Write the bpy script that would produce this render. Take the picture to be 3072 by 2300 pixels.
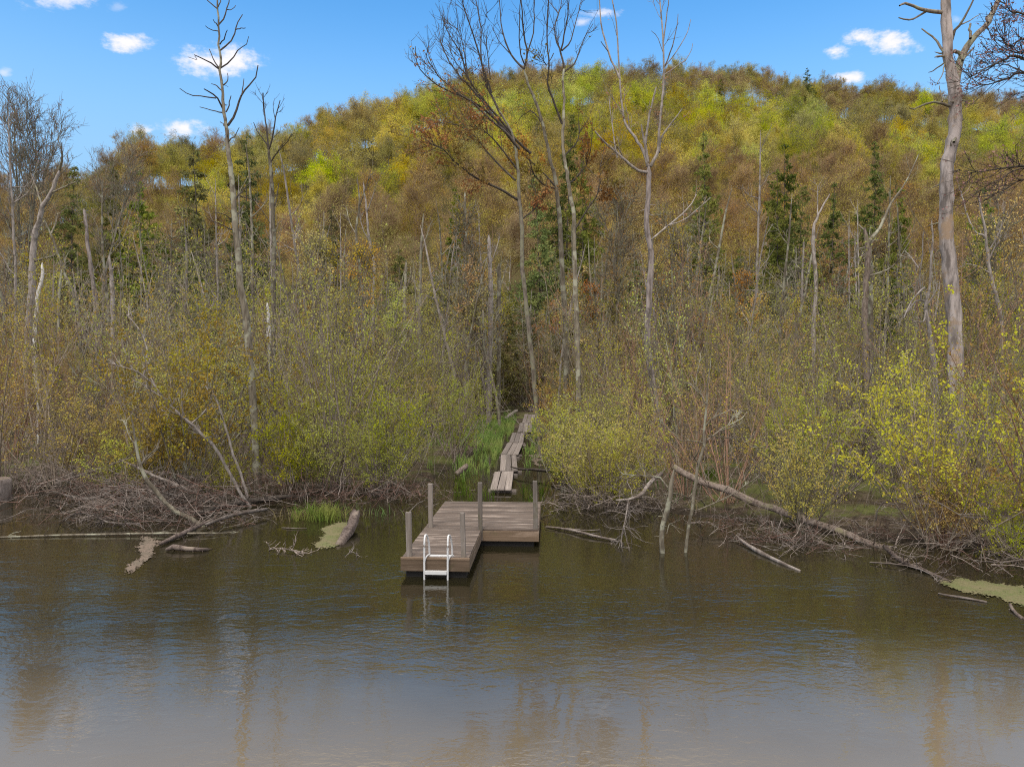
import bpy, math, random
import numpy as np
from mathutils import Vector, Matrix

R = math.radians
sc = bpy.context.scene
C = sc.collection
for o in list(bpy.data.objects):
    bpy.data.objects.remove(o)

# ------------------------------------------------------------------ camera
FPX = 2130.0                      # focal length in pixels of a 3072 px wide photograph
CAMZ = 3.85
PITCH = math.atan(60 / FPX)
cam_d = bpy.data.cameras.new('camera')
cam_d.sensor_width = 36
cam_d.lens = FPX / 3072 * 36
cam_d.clip_end = 3000
cam = bpy.data.objects.new('camera', cam_d)
cam.location = (0, 0, CAMZ)
cam.rotation_euler = (R(90) - PITCH, 0, 0)
C.objects.link(cam)
sc.camera = cam


def ray(px, py):
    v = np.array([(px - 1536) / FPX, 1.0, (1150 - py) / FPX])
    c, s = math.cos(PITCH), math.sin(PITCH)
    return np.array([v[0], v[1] * c + v[2] * s, -v[1] * s + v[2] * c])


def P(px, py, Y):
    d = ray(px, py)
    return np.array([0, 0, CAMZ]) + d * (Y / d[1])


def G(px, py, z=0.0):
    d = ray(px, py)
    return np.array([0, 0, CAMZ]) + d * ((z - CAMZ) / d[2])


def proj(p):
    x, y, z = p[0], p[1], p[2] - CAMZ
    c, s = math.cos(PITCH), math.sin(PITCH)
    yy, zz = y * c - z * s, y * s + z * c
    return 1536 + FPX * x / yy, 1150 - FPX * zz / yy


# ------------------------------------------------------------------ world, sun, exposure
SUN_EL, SUN_ROT = 52, 200
w = bpy.data.worlds.new('World')
sc.world = w
w.use_nodes = True
nt = w.node_tree
nt.nodes.clear()


class NT:
    """tiny node helper"""
    def __init__(s, nt):
        s.nt = nt

    def n(s, t, **kw):
        nd = s.nt.nodes.new(t)
        for k, v in kw.items():
            setattr(nd, k, v)
        return nd

    def put(s, sock, v):
        if hasattr(v, 'links') or isinstance(v, bpy.types.NodeSocket):
            s.nt.links.new(v, sock)
        elif v is not None:
            try:
                sock.default_value = v
            except Exception:
                sock.default_value = (v[0], v[1], v[2], 1)

    def m(s, op, a, b=None, c=None, clamp=False):
        nd = s.n('ShaderNodeMath', operation=op, use_clamp=clamp)
        for i, v in enumerate((a, b, c)):
            if v is not None:
                s.put(nd.inputs[i], v)
        return nd.outputs[0]

    def smooth(s, v, a, b, lo=0.0, hi=1.0):
        nd = s.n('ShaderNodeMapRange', interpolation_type='SMOOTHSTEP')
        s.put(nd.inputs['Value'], v)
        for k, x in (('From Min', a), ('From Max', b), ('To Min', lo), ('To Max', hi)):
            nd.inputs[k].default_value = x
        return nd.outputs[0]

    def lin(s, v, a, b, lo=0.0, hi=1.0):
        nd = s.n('ShaderNodeMapRange')
        s.put(nd.inputs['Value'], v)
        for k, x in (('From Min', a), ('From Max', b), ('To Min', lo), ('To Max', hi)):
            nd.inputs[k].default_value = x
        return nd.outputs[0]

    def mix(s, f, a, b, blend='MIX'):
        nd = s.n('ShaderNodeMix', data_type='RGBA', blend_type=blend)
        s.put(nd.inputs[0], f)
        s.put(nd.inputs[6], a if not isinstance(a, tuple) else (*a[:3], 1))
        s.put(nd.inputs[7], b if not isinstance(b, tuple) else (*b[:3], 1))
        return nd.outputs[2]

    def noise(s, vec, scale, detail=3, rough=0.5, dist=0.0):
        nd = s.n('ShaderNodeTexNoise')
        if vec is not None:
            s.put(nd.inputs['Vector'], vec)
        nd.inputs['Scale'].default_value = scale
        nd.inputs['Detail'].default_value = detail
        nd.inputs['Roughness'].default_value = rough
        nd.inputs['Distortion'].default_value = dist
        return nd.outputs['Fac']

    def scale(s, vec, sx, sy, sz):
        nd = s.n('ShaderNodeVectorMath', operation='MULTIPLY')
        s.put(nd.inputs[0], vec)
        nd.inputs[1].default_value = (sx, sy, sz)
        return nd.outputs[0]


W = NT(nt)
sky = W.n('ShaderNodeTexSky', sky_type='NISHITA')
sky.sun_disc = False
sky.sun_elevation = R(SUN_EL)
sky.sun_rotation = R(SUN_ROT)
sky.air_density = 1.0
sky.dust_density = 0.6
sky.ozone_density = 2.5
tc = W.n('ShaderNodeTexCoord')
sep = W.n('ShaderNodeSeparateXYZ')
nt.links.new(tc.outputs['Generated'], sep.inputs[0])
dx, dy, dz = sep.outputs
ys = W.m('MAXIMUM', dy, 0.02)
u = W.m('DIVIDE', dx, ys)
v = W.m('DIVIDE', dz, ys)
nz1 = W.noise(tc.outputs['Generated'], 26, 5, 0.55)
nz2 = W.noise(W.scale(tc.outputs['Generated'], 1, 1, 2.0), 62, 5, 0.65)
nsum = W.m('ADD', W.m('MULTIPLY', W.m('SUBTRACT', nz1, 0.5), 2.2), W.m('MULTIPLY', W.m('SUBTRACT', nz2, 0.5), 2.0))
clouds = [(190, 0, 95, 42, .8), (350, 22, 30, 14, .25), (375, 130, 72, 26, 1), (600, 185, 75, 42, 1),
          (700, 185, 90, 42, 1), (425, 392, 34, 22, 1), (550, 385, 66, 36, 1), (12, 218, 20, 13, .5),
          (1750, 65, 40, 16, .6), (1800, 40, 60, 16, .8), (2590, 115, 62, 24, 1), (2680, 130, 60, 32, 1), (2505, 155, 38, 20, 1),
          (2540, 232, 55, 16, 1), (2870, 60, 26, 14, .3), (2880, 165, 20, 12, .2)]
mask = None
for (cx, cy, ca, cb, st) in clouds:
    d = ray(cx, cy)
    e1 = W.m('DIVIDE', W.m('SUBTRACT', u, d[0] / d[1]), ca / FPX)
    e2 = W.m('DIVIDE', W.m('SUBTRACT', v, d[2] / d[1]), cb / FPX)
    r2 = W.m('ADD', W.m('MULTIPLY', e1, e1), W.m('MULTIPLY', e2, e2))
    val = W.m('ADD', W.m('SUBTRACT', 1.0, W.m('SQRT', r2)), nsum)
    k = W.smooth(val, -0.25, 0.95, 0, st)
    mask = k if mask is None else W.m('MAXIMUM', mask, k)
mask = W.m('MULTIPLY', mask, W.smooth(dy, 0.02, 0.1))
# the broken cloud deck that fills the sky above the frame and behind the camera
over_n = W.noise(W.scale(tc.outputs['Generated'], 1, 1, 2.2), 2.2, 5, 0.55)
up = W.smooth(W.m('ADD', dz, W.m('MULTIPLY', W.m('MAXIMUM', W.m('SUBTRACT', .5, over_n), 0.0), -.25)), 0.462, 0.57)
back = W.smooth(W.m('ADD', W.m('MULTIPLY', dy, -1.0), W.m('MULTIPLY', W.m('SUBTRACT', over_n, .5), .9)), -.15, .55, 0, .85)
deck = W.m('MAXIMUM', up, back)
allm = W.m('MAXIMUM', mask, deck)
skyc = W.mix(1.0, sky.outputs[0], (0.68, 1.38, 1.70), 'MULTIPLY')
hz = W.smooth(dz, 0.20, 0.47)
skyc = W.mix(W.m('MULTIPLY', W.m('SUBTRACT', 1.0, hz), .95), skyc, (2.35, 4.2, 6.35))
cloudc = W.mix(over_n, (9.6, 9.3, 9.2), (11.5, 11.2, 11.0))
cloudc = W.mix(W.smooth(dz, .45, .6), (6.6, 6.45, 6.8), cloudc)
fin = W.mix(allm, skyc, cloudc)
bg = W.n('ShaderNodeBackground')
bg.inputs['Strength'].default_value = 0.13
nt.links.new(fin, bg.inputs['Color'])
wo = W.n('ShaderNodeOutputWorld')
nt.links.new(bg.outputs[0], wo.inputs['Surface'])

sun_d = bpy.data.lights.new('sun', 'SUN')
sun_d.energy = 1.3
sun_d.angle = R(14)
sun_d.color = (1.0, 0.95, 0.87)
sun = bpy.data.objects.new('sun', sun_d)
sa, se = R(SUN_ROT), R(SUN_EL)
sdir = Vector((math.sin(sa) * math.cos(se), math.cos(sa) * math.cos(se), math.sin(se)))
sun.rotation_euler = sdir.to_track_quat('Z', 'Y').to_euler()
sun.location = (-20, -30, 60)
C.objects.link(sun)

vs = sc.view_settings
vs.view_transform = 'Standard'
vs.look = 'None'
vs.exposure = 0.25
vs.gamma = 1
vs.use_curve_mapping = False
sc.render.engine = 'CYCLES'
cy = sc.cycles
cy.max_bounces = 6
cy.diffuse_bounces = 3
cy.glossy_bounces = 2
cy.transmission_bounces = 3
cy.transparent_max_bounces = 4
cy.use_denoising = False
cy.filter_width = 1.1
cy.sample_clamp_indirect = 4
cy.caustics_reflective = False
cy.caustics_refractive = False

# ------------------------------------------------------------------ materials


def material(name):
    m = bpy.data.materials.new(name)
    m.use_nodes = True
    m.node_tree.nodes.clear()
    n = NT(m.node_tree)
    out = n.n('ShaderNodeOutputMaterial')
    return m, n, out


def principled(n, out, col, rough=0.8, spec=0.3, bump=None, bstr=0.3, bdist=0.02, metallic=0.0):
    b = n.n('ShaderNodeBsdfPrincipled')
    n.put(b.inputs['Base Color'], col if not isinstance(col, tuple) else (*col[:3], 1))
    n.put(b.inputs['Roughness'], rough)
    b.inputs['Specular IOR Level'].default_value = spec
    b.inputs['Metallic'].default_value = metallic
    if bump is not None:
        bn = n.n('ShaderNodeBump')
        bn.inputs['Strength'].default_value = bstr
        bn.inputs['Distance'].default_value = bdist
        n.put(bn.inputs['Height'], bump)
        n.nt.links.new(bn.outputs[0], b.inputs['Normal'])
    n.nt.links.new(b.outputs[0], out.inputs['Surface'])
    return b


def leaf_mat(name, c1, c2, c3=None, trans=0.35, clump=0.5, hue_var=0.25):
    """foliage: tone differs leaf by leaf, clump by clump and tree by tree"""
    m, n, out = material(name)
    geo = n.n('ShaderNodeNewGeometry')
    oi = n.n('ShaderNodeObjectInfo')
    tcn = n.n('ShaderNodeTexCoord')
    col = n.mix(geo.outputs['Random Per Island'], c1, c2)
    if c3:
        cl = n.noise(tcn.outputs['Object'], clump, 2, .5)
        col = n.mix(n.smooth(cl, .45, .62), col, c3)
    hsv = n.n('ShaderNodeHueSaturation')
    n.put(hsv.inputs['Hue'], n.lin(oi.outputs['Random'], 0, 1, .5 - .03 * hue_var * 4 * .5, .5 + .03 * hue_var * 4 * .5))
    r2 = n.m('FRACT', n.m('MULTIPLY', oi.outputs['Random'], 7.31))
    r3 = n.m('FRACT', n.m('MULTIPLY', oi.outputs['Random'], 13.7))
    n.put(hsv.inputs['Value'], n.lin(r2, 0, 1, .70, 1.28))
    n.put(hsv.inputs['Saturation'], n.lin(r3, 0, 1, .82, 1.08))
    n.put(hsv.inputs['Color'], col)
    d = n.n('ShaderNodeBsdfDiffuse')
    n.nt.links.new(hsv.outputs[0], d.inputs['Color'])
    t = n.n('ShaderNodeBsdfTranslucent')
    n.nt.links.new(hsv.outputs[0], t.inputs['Color'])
    mx = n.n('ShaderNodeMixShader')
    mx.inputs[0].default_value = trans
    n.nt.links.new(d.outputs[0], mx.inputs[1])
    n.nt.links.new(t.outputs[0], mx.inputs[2])
    n.nt.links.new(mx.outputs[0], out.inputs['Surface'])
    return m


def bark_mat(name, c1, c2, c3=None, scale=3.0, stretch=.22, lichen=(.42, .62), var=.25, bump=True):
    m, n, out = material(name)
    tcn = n.n('ShaderNodeTexCoord')
    oi = n.n('ShaderNodeObjectInfo')
    vec = n.scale(tcn.outputs['Object'], 1, 1, stretch)
    a = n.noise(vec, scale * 5, 5, .65)
    col = n.mix(n.smooth(a, .35, .65), c1, c2)
    if c3:
        b = n.noise(tcn.outputs['Object'], scale, 4, .6)
        col = n.mix(n.smooth(b, *lichen), col, c3)
    hsv = n.n('ShaderNodeHueSaturation')
    n.put(hsv.inputs['Value'], n.lin(oi.outputs['Random'], 0, 1, 1 - var, 1 + var))
    n.put(hsv.inputs['Color'], col)
    principled(n, out, hsv.outputs[0], .9, .15, a if bump else None, .6, .03)
    return m


M = {}
M['gold'] = leaf_mat('gold_spring_leaf', (.66, .49, .04), (.50, .41, .035), (.54, .45, .06), clump=.35, trans=.22)
M['lime'] = leaf_mat('lime_spring_leaf', (.54, .56, .04), (.41, .46, .03), (.60, .55, .06), clump=.35, trans=.22)
M['olive'] = leaf_mat('olive_spring_leaf', (.42, .37, .08), (.31, .29, .06), (.47, .39, .09), clump=.35, trans=.22)
M['rust'] = leaf_mat('rust_bud', (.68, .41, .08), (.54, .33, .075), (.58, .46, .075), clump=.35, trans=.15)
M['tan'] = leaf_mat('tan_bud', (.66, .50, .10), (.54, .42, .09), (.52, .47, .08), clump=.35, trans=.15)
M['grey'] = leaf_mat('grey_bud', (.42, .34, .17), (.34, .27, .13), None, trans=.1)
M['redbud'] = leaf_mat('red_maple_bud', (.46, .22, .19), (.33, .16, .14), None, trans=.25)
M['orange'] = leaf_mat('orange_maple_flower', (.52, .235, .06), (.40, .19, .055), (.36, .28, .06), trans=.25)
M['shrubleaf'] = leaf_mat('yellow_green_shrub_leaf', (.58, .58, .05), (.42, .46, .045), (.50, .45, .06), clump=1.2, trans=.35)
M['shrubolive'] = leaf_mat('olive_shrub_leaf', (.52, .45, .065), (.38, .35, .05), (.47, .35, .06), clump=1.2, trans=.3)
M['shrubrust'] = leaf_mat('rusty_shrub_bud', (.46, .30, .08), (.36, .24, .065), (.44, .37, .065), clump=1.2, trans=.25)
M['needle'] = leaf_mat('dark_green_needle', (.135, .165, .032), (.09, .12, .028), (.18, .20, .04), clump=.6, trans=.2)
M['needle2'] = leaf_mat('olive_green_needle', (.20, .235, .045), (.13, .165, .035), (.25, .26, .05), clump=.6, trans=.2)
M['cedar'] = leaf_mat('mossy_olive_needle', (.22, .21, .06), (.15, .155, .05), (.20, .18, .07), clump=.6, trans=.2)
M['grassy'] = leaf_mat('bright_grass', (.15, .25, .045), (.10, .17, .03), (.26, .28, .08), clump=1.0, trans=.35)
M['lush'] = leaf_mat('lush_marsh_grass', (.25, .40, .04), (.16, .27, .03), (.33, .40, .06), clump=1.0, trans=.4)
M['straw'] = leaf_mat('dry_sedge', (.30, .23, .12), (.22, .17, .08), (.16, .19, .05), clump=.8, trans=.3)
M['bark'] = bark_mat('grey_brown_bark', (.13, .105, .08), (.26, .215, .17), (.27, .255, .17))
M['twig'] = bark_mat('warm_twig_bark', (.25, .165, .095), (.34, .24, .145), None, bump=False)
M['barkdark'] = bark_mat('dark_bark', (.055, .045, .038), (.11, .09, .072))
M['barkolive'] = bark_mat('lichen_bark', (.11, .09, .065), (.24, .205, .15), (.33, .315, .23), scale=2.2, lichen=(.5, .6))
M['barkpale'] = bark_mat('pale_weathered_wood', (.24, .20, .17), (.40, .35, .31), (.17, .145, .12), lichen=(.5, .66))
M['barksnag'] = bark_mat('grey_mauve_snag_wood', (.15, .125, .11), (.44, .375, .34), (.33, .235, .16), scale=.9, lichen=(.54, .62))
M['barkwhite'] = bark_mat('white_birch_bark', (.50, .47, .43), (.66, .63, .59), (.22, .19, .16), lichen=(.58, .66))
M['barkpink'] = bark_mat('peeled_pinkish_snag_wood', (.15, .12, .105), (.37, .31, .28), (.10, .085, .075), scale=1.3, lichen=(.55, .66))
M['stem'] = bark_mat('brown_shrub_stem', (.20, .155, .11), (.32, .26, .195), None, bump=False)
M['stemred'] = bark_mat('reddish_shrub_stem', (.26, .15, .10), (.36, .225, .155), None, bump=False)
M['stick'] = bark_mat('dead_stick', (.17, .13, .105), (.37, .305, .26), None, var=.35, bump=False)
M['stickred'] = bark_mat('rusty_dead_stick', (.14, .08, .06), (.23, .14, .11), None, var=.3, bump=False)
M['silver'] = bark_mat('silvery_driftwood', (.20, .165, .14), (.36, .31, .27), (.14, .11, .09), bump=True)
M['wetlog'] = bark_mat('wet_log_bark', (.075, .055, .045), (.17, .13, .11), (.24, .19, .15), lichen=(.5, .66))
M['logbrown'] = bark_mat('brown_log_bark', (.11, .082, .065), (.24, .19, .155), (.19, .165, .10), scale=4, lichen=(.54, .66))


def wood_mat(name, c1, c2, c3, axis='x', stain=(.09, .065, .05), green=None):
    m, n, out = material(name)
    tcn = n.n('ShaderNodeTexCoord')
    oi = n.n('ShaderNodeObjectInfo')
    add = n.n('ShaderNodeVectorMath', operation='ADD')
    n.nt.links.new(tcn.outputs['Object'], add.inputs[0])
    comb = n.n('ShaderNodeCombineXYZ')
    off = n.m('MULTIPLY', oi.outputs['Random'], 37.0)
    for i in range(3):
        n.nt.links.new(off, comb.inputs[i])
    n.nt.links.new(comb.outputs[0], add.inputs[1])
    s = {'x': (.5, 24, 24), 'y': (24, .5, 24), 'z': (24, 24, .5)}[axis]
    s2 = {'x': (.8, 7, 7), 'y': (7, .8, 7), 'z': (7, 7, .8)}[axis]
    vec = n.scale(add.outputs[0], *s)
    g = n.noise(vec, 1.6, 6, .7, .4)
    col = n.mix(n.smooth(g, .3, .7), c1, c2)
    b = n.noise(n.scale(add.outputs[0], *s2), 1.3, 5, .65)
    col = n.mix(n.smooth(b, .50, .66), col, c3)
    k = n.noise(add.outputs[0], 5.5, 5, .75, 1.0)
    col = n.mix(n.smooth(k, .60, .74, 0, .8), col, stain)
    if green:
        k2 = n.noise(add.outputs[0], 3.1, 4, .6, .6)
        col = n.mix(n.smooth(k2, .55, .75, 0, .7), col, green)
    hsv = n.n('ShaderNodeHueSaturation')
    n.put(hsv.inputs['Value'], n.lin(oi.outputs['Random'], 0, 1, .68, 1.22))
    n.put(hsv.inputs['Color'], col)
    principled(n, out, hsv.outputs[0], n.lin(g, 0, 1, .62, .85), .3, g, .5, .006)
    return m


M['deck'] = wood_mat('worn_brown_deck_board', (.095, .070, .053), (.165, .123, .096), (.33, .262, .212), 'x')
M['fascia'] = wood_mat('weathered_fascia_board', (.135, .090, .056), (.225, .155, .10), (.28, .20, .14), 'x', green=(.10, .095, .03))
M['fasciay'] = wood_mat('weathered_side_board', (.11, .08, .055), (.18, .13, .09), (.23, .17, .125), 'y', green=(.10, .09, .03))
M['post'] = wood_mat('grey_weathered_post', (.16, .13, .105), (.26, .22, .185), (.31, .265, .23), 'z', stain=(.10, .07, .05), green=(.17, .155, .08))
M['plank'] = wood_mat('grey_boardwalk_plank', (.21, .17, .145), (.30, .25, .215), (.35, .295, .255), 'y', stain=(.09, .07, .06))

m, n, out = material('white_painted_metal')
tcn = n.n('ShaderNodeTexCoord')
a = n.noise(tcn.outputs['Object'], 9, 5, .7)
principled(n, out, n.mix(n.smooth(a, .55, .72, 0, .55), (.70, .69, .67), (.42, .36, .30)), .42, .5, a, .1, .002)
M['white'] = m
m, n, out = material('dark_float')
tcn = n.n('ShaderNodeTexCoord')
a = n.noise(tcn.outputs['Object'], 4, 4, .6)
principled(n, out, n.mix(a, (.012, .011, .010), (.035, .03, .026)), .7, .3)
M['float'] = m

# algae
m, n, out = material('floating_algae')
tcn = n.n('ShaderNodeTexCoord')
a = n.noise(tcn.outputs['Object'], 2.5, 6, .7)
b = n.noise(tcn.outputs['Object'], 28, 4, .7)
col = n.mix(n.smooth(a, .40, .62), (.185, .16, .08), (.14, .15, .055))
col = n.mix(n.smooth(b, .5, .72, 0, .8), col, (.16, .12, .07))
principled(n, out, col, .85, .25, b, .7, .015)
M['algae'] = m
m, n, out = material('pale_silt')
tcn = n.n('ShaderNodeTexCoord')
a = n.noise(tcn.outputs['Object'], 3.5, 6, .7)
b = n.noise(tcn.outputs['Object'], 30, 4, .7)
col = n.mix(n.smooth(a, .4, .62), (.21, .155, .115), (.15, .12, .085))
col = n.mix(n.smooth(b, .5, .72, 0, .8), col, (.12, .09, .06))
principled(n, out, col, .85, .25, b, .7, .015)
M['silt'] = m

# ground
m, n, out = material('marsh_ground')
geo = n.n('ShaderNodeNewGeometry')
pos = geo.outputs['Position']
a = n.noise(pos, .35, 5, .6)
b = n.noise(pos, 3.5, 6, .7)
col = n.mix(n.smooth(b, .35, .65), (.045, .032, .022), (.13, .10, .065))
col = n.mix(n.smooth(a, .46, .60, 0, .75), col, n.mix(b, (.09, .12, .025), (.17, .17, .05)))
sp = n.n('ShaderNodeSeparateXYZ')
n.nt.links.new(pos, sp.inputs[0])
wet_shade = n.smooth(sp.outputs[2], .015, .11, .75, 0)  # wet mud at the waterline, with under-bank shade painted into its colour
col = n.mix(wet_shade, col, (.018, .014, .010))
far = n.smooth(sp.outputs[1], 75, 105)
hillc = n.mix(n.smooth(b, .4, .6), (.13, .095, .05), (.10, .095, .035))
col = n.mix(far, col, hillc)
principled(n, out, col, .95, .1, b, .8, .06)
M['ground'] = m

# water
m, n, out = material('river_water')
geo = n.n('ShaderNodeNewGeometry')
pos = geo.outputs['Position']
sp = n.n('ShaderNodeSeparateXYZ')
n.nt.links.new(pos, sp.inputs[0])
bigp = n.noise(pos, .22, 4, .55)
bed_sheen_fade = n.smooth(n.m('ADD', sp.outputs[1], n.m('MULTIPLY', n.m('SUBTRACT', bigp, .5), 3.0)), 4.5, 11.0)
mud_sheen = n.mix(bed_sheen_fade, (.225, .175, .112), (.020, .017, .008))  # sandy bed, with sky reflection painted pale nearby and tree reflection dark farther out
rip = n.smooth(n.noise(n.scale(pos, .6, 1.4, 1), .5, 4, .6), .36, .60, .35, 1.0)
w1 = n.noise(n.scale(pos, .9, 1.5, 1), 8.5, 2, .5, .6)
w2 = n.noise(n.scale(pos, .8, 1.3, 1), 2.2, 2, .5, .8)
w3 = n.noise(n.scale(pos, .9, 1.7, 1), 19, 2, .5, .3)
hgt = n.m('ADD', n.m('ADD', n.m('MULTIPLY', w1, .0085), n.m('MULTIPLY', w2, .014)), n.m('MULTIPLY', w3, .0024))
calm = n.smooth(sp.outputs[1], 12.5, 17.5, .72, .08)
near = n.smooth(sp.outputs[1], 7.0, 10.5, .28, 1.0)
hgt = n.m('MULTIPLY', n.m('MULTIPLY', n.m('MULTIPLY', hgt, rip), calm), near)
bn = n.n('ShaderNodeBump')
bn.inputs['Strength'].default_value = 1.0
bn.inputs['Distance'].default_value = 1.0
n.nt.links.new(hgt, bn.inputs['Height'])
b = n.n('ShaderNodeBsdfPrincipled')
n.nt.links.new(mud_sheen, b.inputs['Base Color'])
b.inputs['Roughness'].default_value = .02
b.inputs['IOR'].default_value = 1.9
b.inputs['Specular IOR Level'].default_value = .5
b.inputs['Specular Tint'].default_value = (1.0, .92, .78, 1)
n.nt.links.new(bn.outputs[0], b.inputs['Normal'])
n.nt.links.new(b.outputs[0], out.inputs['Surface'])
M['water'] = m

# ------------------------------------------------------------------ mesh building


class MB:
    """collects tubes and leaves as quads, builds one mesh"""
    def __init__(s):
        s.v, s.f, s.nv = [], [], 0

    def tubes(s, pts, rad, sides=4, rough=0.0, seed=0):
        """pts (N,K,3), rad (N,K)"""
        pts = np.asarray(pts, float)
        rad = np.asarray(rad, float)
        if pts.ndim == 2:
            pts, rad = pts[None], rad[None]
        N, K, _ = pts.shape
        if N == 0:
            return s
        t = np.gradient(pts, axis=1)
        t /= np.linalg.norm(t, axis=2, keepdims=True) + 1e-9
        mean = t.mean(axis=1)
        ref = np.where(np.abs(mean[:, 2:3]) > .8, np.array([[1., 0.13, 0]]), np.array([[0, 0.1, 1.]]))[:, None, :]
        uu = np.cross(t, ref)
        uu /= np.linalg.norm(uu, axis=2, keepdims=True) + 1e-9
        vv = np.cross(t, uu)
        a = np.arange(sides) / sides * 2 * math.pi
        mult = 1.0
        if rough:
            rg = np.random.default_rng(seed)
            ridge_ = rg.normal(size=(1, 1, sides)) * .6 + rg.normal(size=(1, K, sides)) * .6
            mult = (1 + rough * ridge_)[..., None]
        ring = pts[:, :, None, :] + mult * rad[:, :, None, None] * (np.cos(a)[None, None, :, None] * uu[:, :, None, :] + np.sin(a)[None, None, :, None] * vv[:, :, None, :])
        s.v.append(ring.reshape(-1, 3))
        idx = np.arange(N * K * sides).reshape(N, K, sides) + s.nv
        nx = np.roll(idx, -1, axis=2)
        q = np.stack([idx[:, :-1], idx[:, 1:], nx[:, 1:], nx[:, :-1]], axis=-1).reshape(-1, 4)
        s.f.append(q)
        s.nv += N * K * sides
        return s

    def leaves(s, c, size, rng, aspect=.6, up=0.0, dirs=None):
        N = len(c)
        if N == 0:
            return s
        if dirs is None:
            dirs = rng.normal(size=(N, 3))
            dirs[:, 2] += up
        d = dirs / (np.linalg.norm(dirs, axis=1, keepdims=True) + 1e-9)
        r = np.cross(d, rng.normal(size=(N, 3)))
        r /= np.linalg.norm(r, axis=1, keepdims=True) + 1e-9
        L = (np.asarray(size) * rng.uniform(.6, 1.35, N))[:, None]
        Wd = L * aspect * .5
        nrm = np.cross(d, r)
        vv = np.stack([c, c + d * L * .45 + r * Wd + nrm * L * .12, c + d * L, c + d * L * .45 - r * Wd + nrm * L * .12], axis=1)
        s.v.append(vv.reshape(-1, 3))
        s.f.append(np.arange(N * 4).reshape(N, 4) + s.nv)
        s.nv += N * 4
        return s

    def box(s, lo, hi, jit=0.0, rng=None):
        x0, y0, z0 = lo
        x1, y1, z1 = hi
        vv = np.array([(x0, y0, z0), (x1, y0, z0), (x1, y1, z0), (x0, y1, z0), (x0, y0, z1), (x1, y0, z1), (x1, y1, z1), (x0, y1, z1)], float)
        s.v.append(vv)
        s.f.append(np.array([(0, 3, 2, 1), (4, 5, 6, 7), (0, 1, 5, 4), (1, 2, 6, 5), (2, 3, 7, 6), (3, 0, 4, 7)]) + s.nv)
        s.nv += 8
        return s

    def mesh(s, name, smooth=True):
        me = bpy.data.meshes.new(name)
        v = np.concatenate(s.v)
        f = np.concatenate(s.f)
        me.vertices.add(len(v))
        me.vertices.foreach_set('co', v.astype(np.float32).ravel())
        me.loops.add(f.size)
        me.loops.foreach_set('vertex_index', f.astype(np.int32).ravel())
        me.polygons.add(len(f))
        me.polygons.foreach_set('loop_start', (np.arange(len(f)) * 4).astype(np.int32))
        me.polygons.foreach_set('loop_total', np.full(len(f), 4, np.int32))
        me.polygons.foreach_set('use_smooth', np.full(len(f), bool(smooth)))
        me.update(calc_edges=True)
        me.validate()
        return me


def tag(o, label=None, cat=None, group=None, kind=None):
    for k, x in (('label', label), ('category', cat), ('group', group), ('kind', kind)):
        if x:
            o[k] = x
    return o


def obj(name, me, mat=None, parent=None, loc=None, rot=None, smooth=True):
    if isinstance(me, MB):
        me = me.mesh(name, smooth)
    o = bpy.data.objects.new(name, me)
    if mat is not None and len(me.materials) == 0:
        me.materials.append(M[mat] if isinstance(mat, str) else mat)
    if parent is not None:
        o.parent = parent
    if loc is not None:
        o.location = loc
    if rot is not None:
        o.rotation_euler = rot
    C.objects.link(o)
    return o


def empty(name, loc=(0, 0, 0), rz=0):
    o = bpy.data.objects.new(name, None)
    o.location = loc
    o.rotation_euler = (0, 0, rz)
    o.empty_display_size = .2
    C.objects.link(o)
    return o


def set_mat(o, mat):
    o.material_slots[0].link = 'OBJECT'
    o.material_slots[0].material = M[mat]


# ---- branching, a whole level at a time
def norm(a):
    return a / (np.linalg.norm(a, axis=-1, keepdims=True) + 1e-9)


def grow(rng, st, d, L, K, wander=.15, up=0.0):
    N = len(st)
    pts = np.zeros((N, K, 3))
    pts[:, 0] = st
    d = norm(d)
    step = (L / (K - 1))[:, None]
    for k in range(1, K):
        d = d + rng.normal(size=(N, 3)) * wander
        d[:, 2] += up
        d = norm(d)
        pts[:, k] = pts[:, k - 1] + d * step
    return pts


def fork(rng, par, parR, n, t0, t1, ang0, ang1, weights=None):
    """pick n points on the parent polylines -> start, dir, radius there, t, parent idx"""
    N, K, _ = par.shape
    pi = rng.integers(0, N, n) if weights is None else rng.choice(N, n, p=weights / weights.sum())
    t = rng.uniform(t0, t1, n) * (K - 1)
    k = np.minimum(t.astype(int), K - 2)
    f = (t - k)[:, None]
    a, b = par[pi, k], par[pi, k + 1]
    st = a * (1 - f) + b * f
    tan = norm(b - a)
    r = parR[pi, k] * (1 - f[:, 0]) + parR[pi, k + 1] * f[:, 0]
    side = norm(np.cross(tan, rng.normal(size=(n, 3))))
    ang = np.radians(rng.uniform(ang0, ang1, n))[:, None]
    return st, tan * np.cos(ang) + side * np.sin(ang), r, t / (K - 1), pi


def taper(r0, r1, K, p=1.0):
    f = np.linspace(0, 1, K)[None] ** p
    return np.asarray(r0)[:, None] * (1 - f) + np.asarray(r1)[:, None] * f


def pick(rng, pts, n, jit, t0=0):
    N, K, _ = pts.shape
    i = rng.integers(0, N, n)
    k = rng.uniform(t0 * (K - 1), K - 1.001, n)
    kk = k.astype(int)
    f = (k - kk)[:, None]
    return pts[i, kk] * (1 - f) + pts[i, kk + 1] * f + rng.normal(size=(n, 3)) * jit


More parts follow.
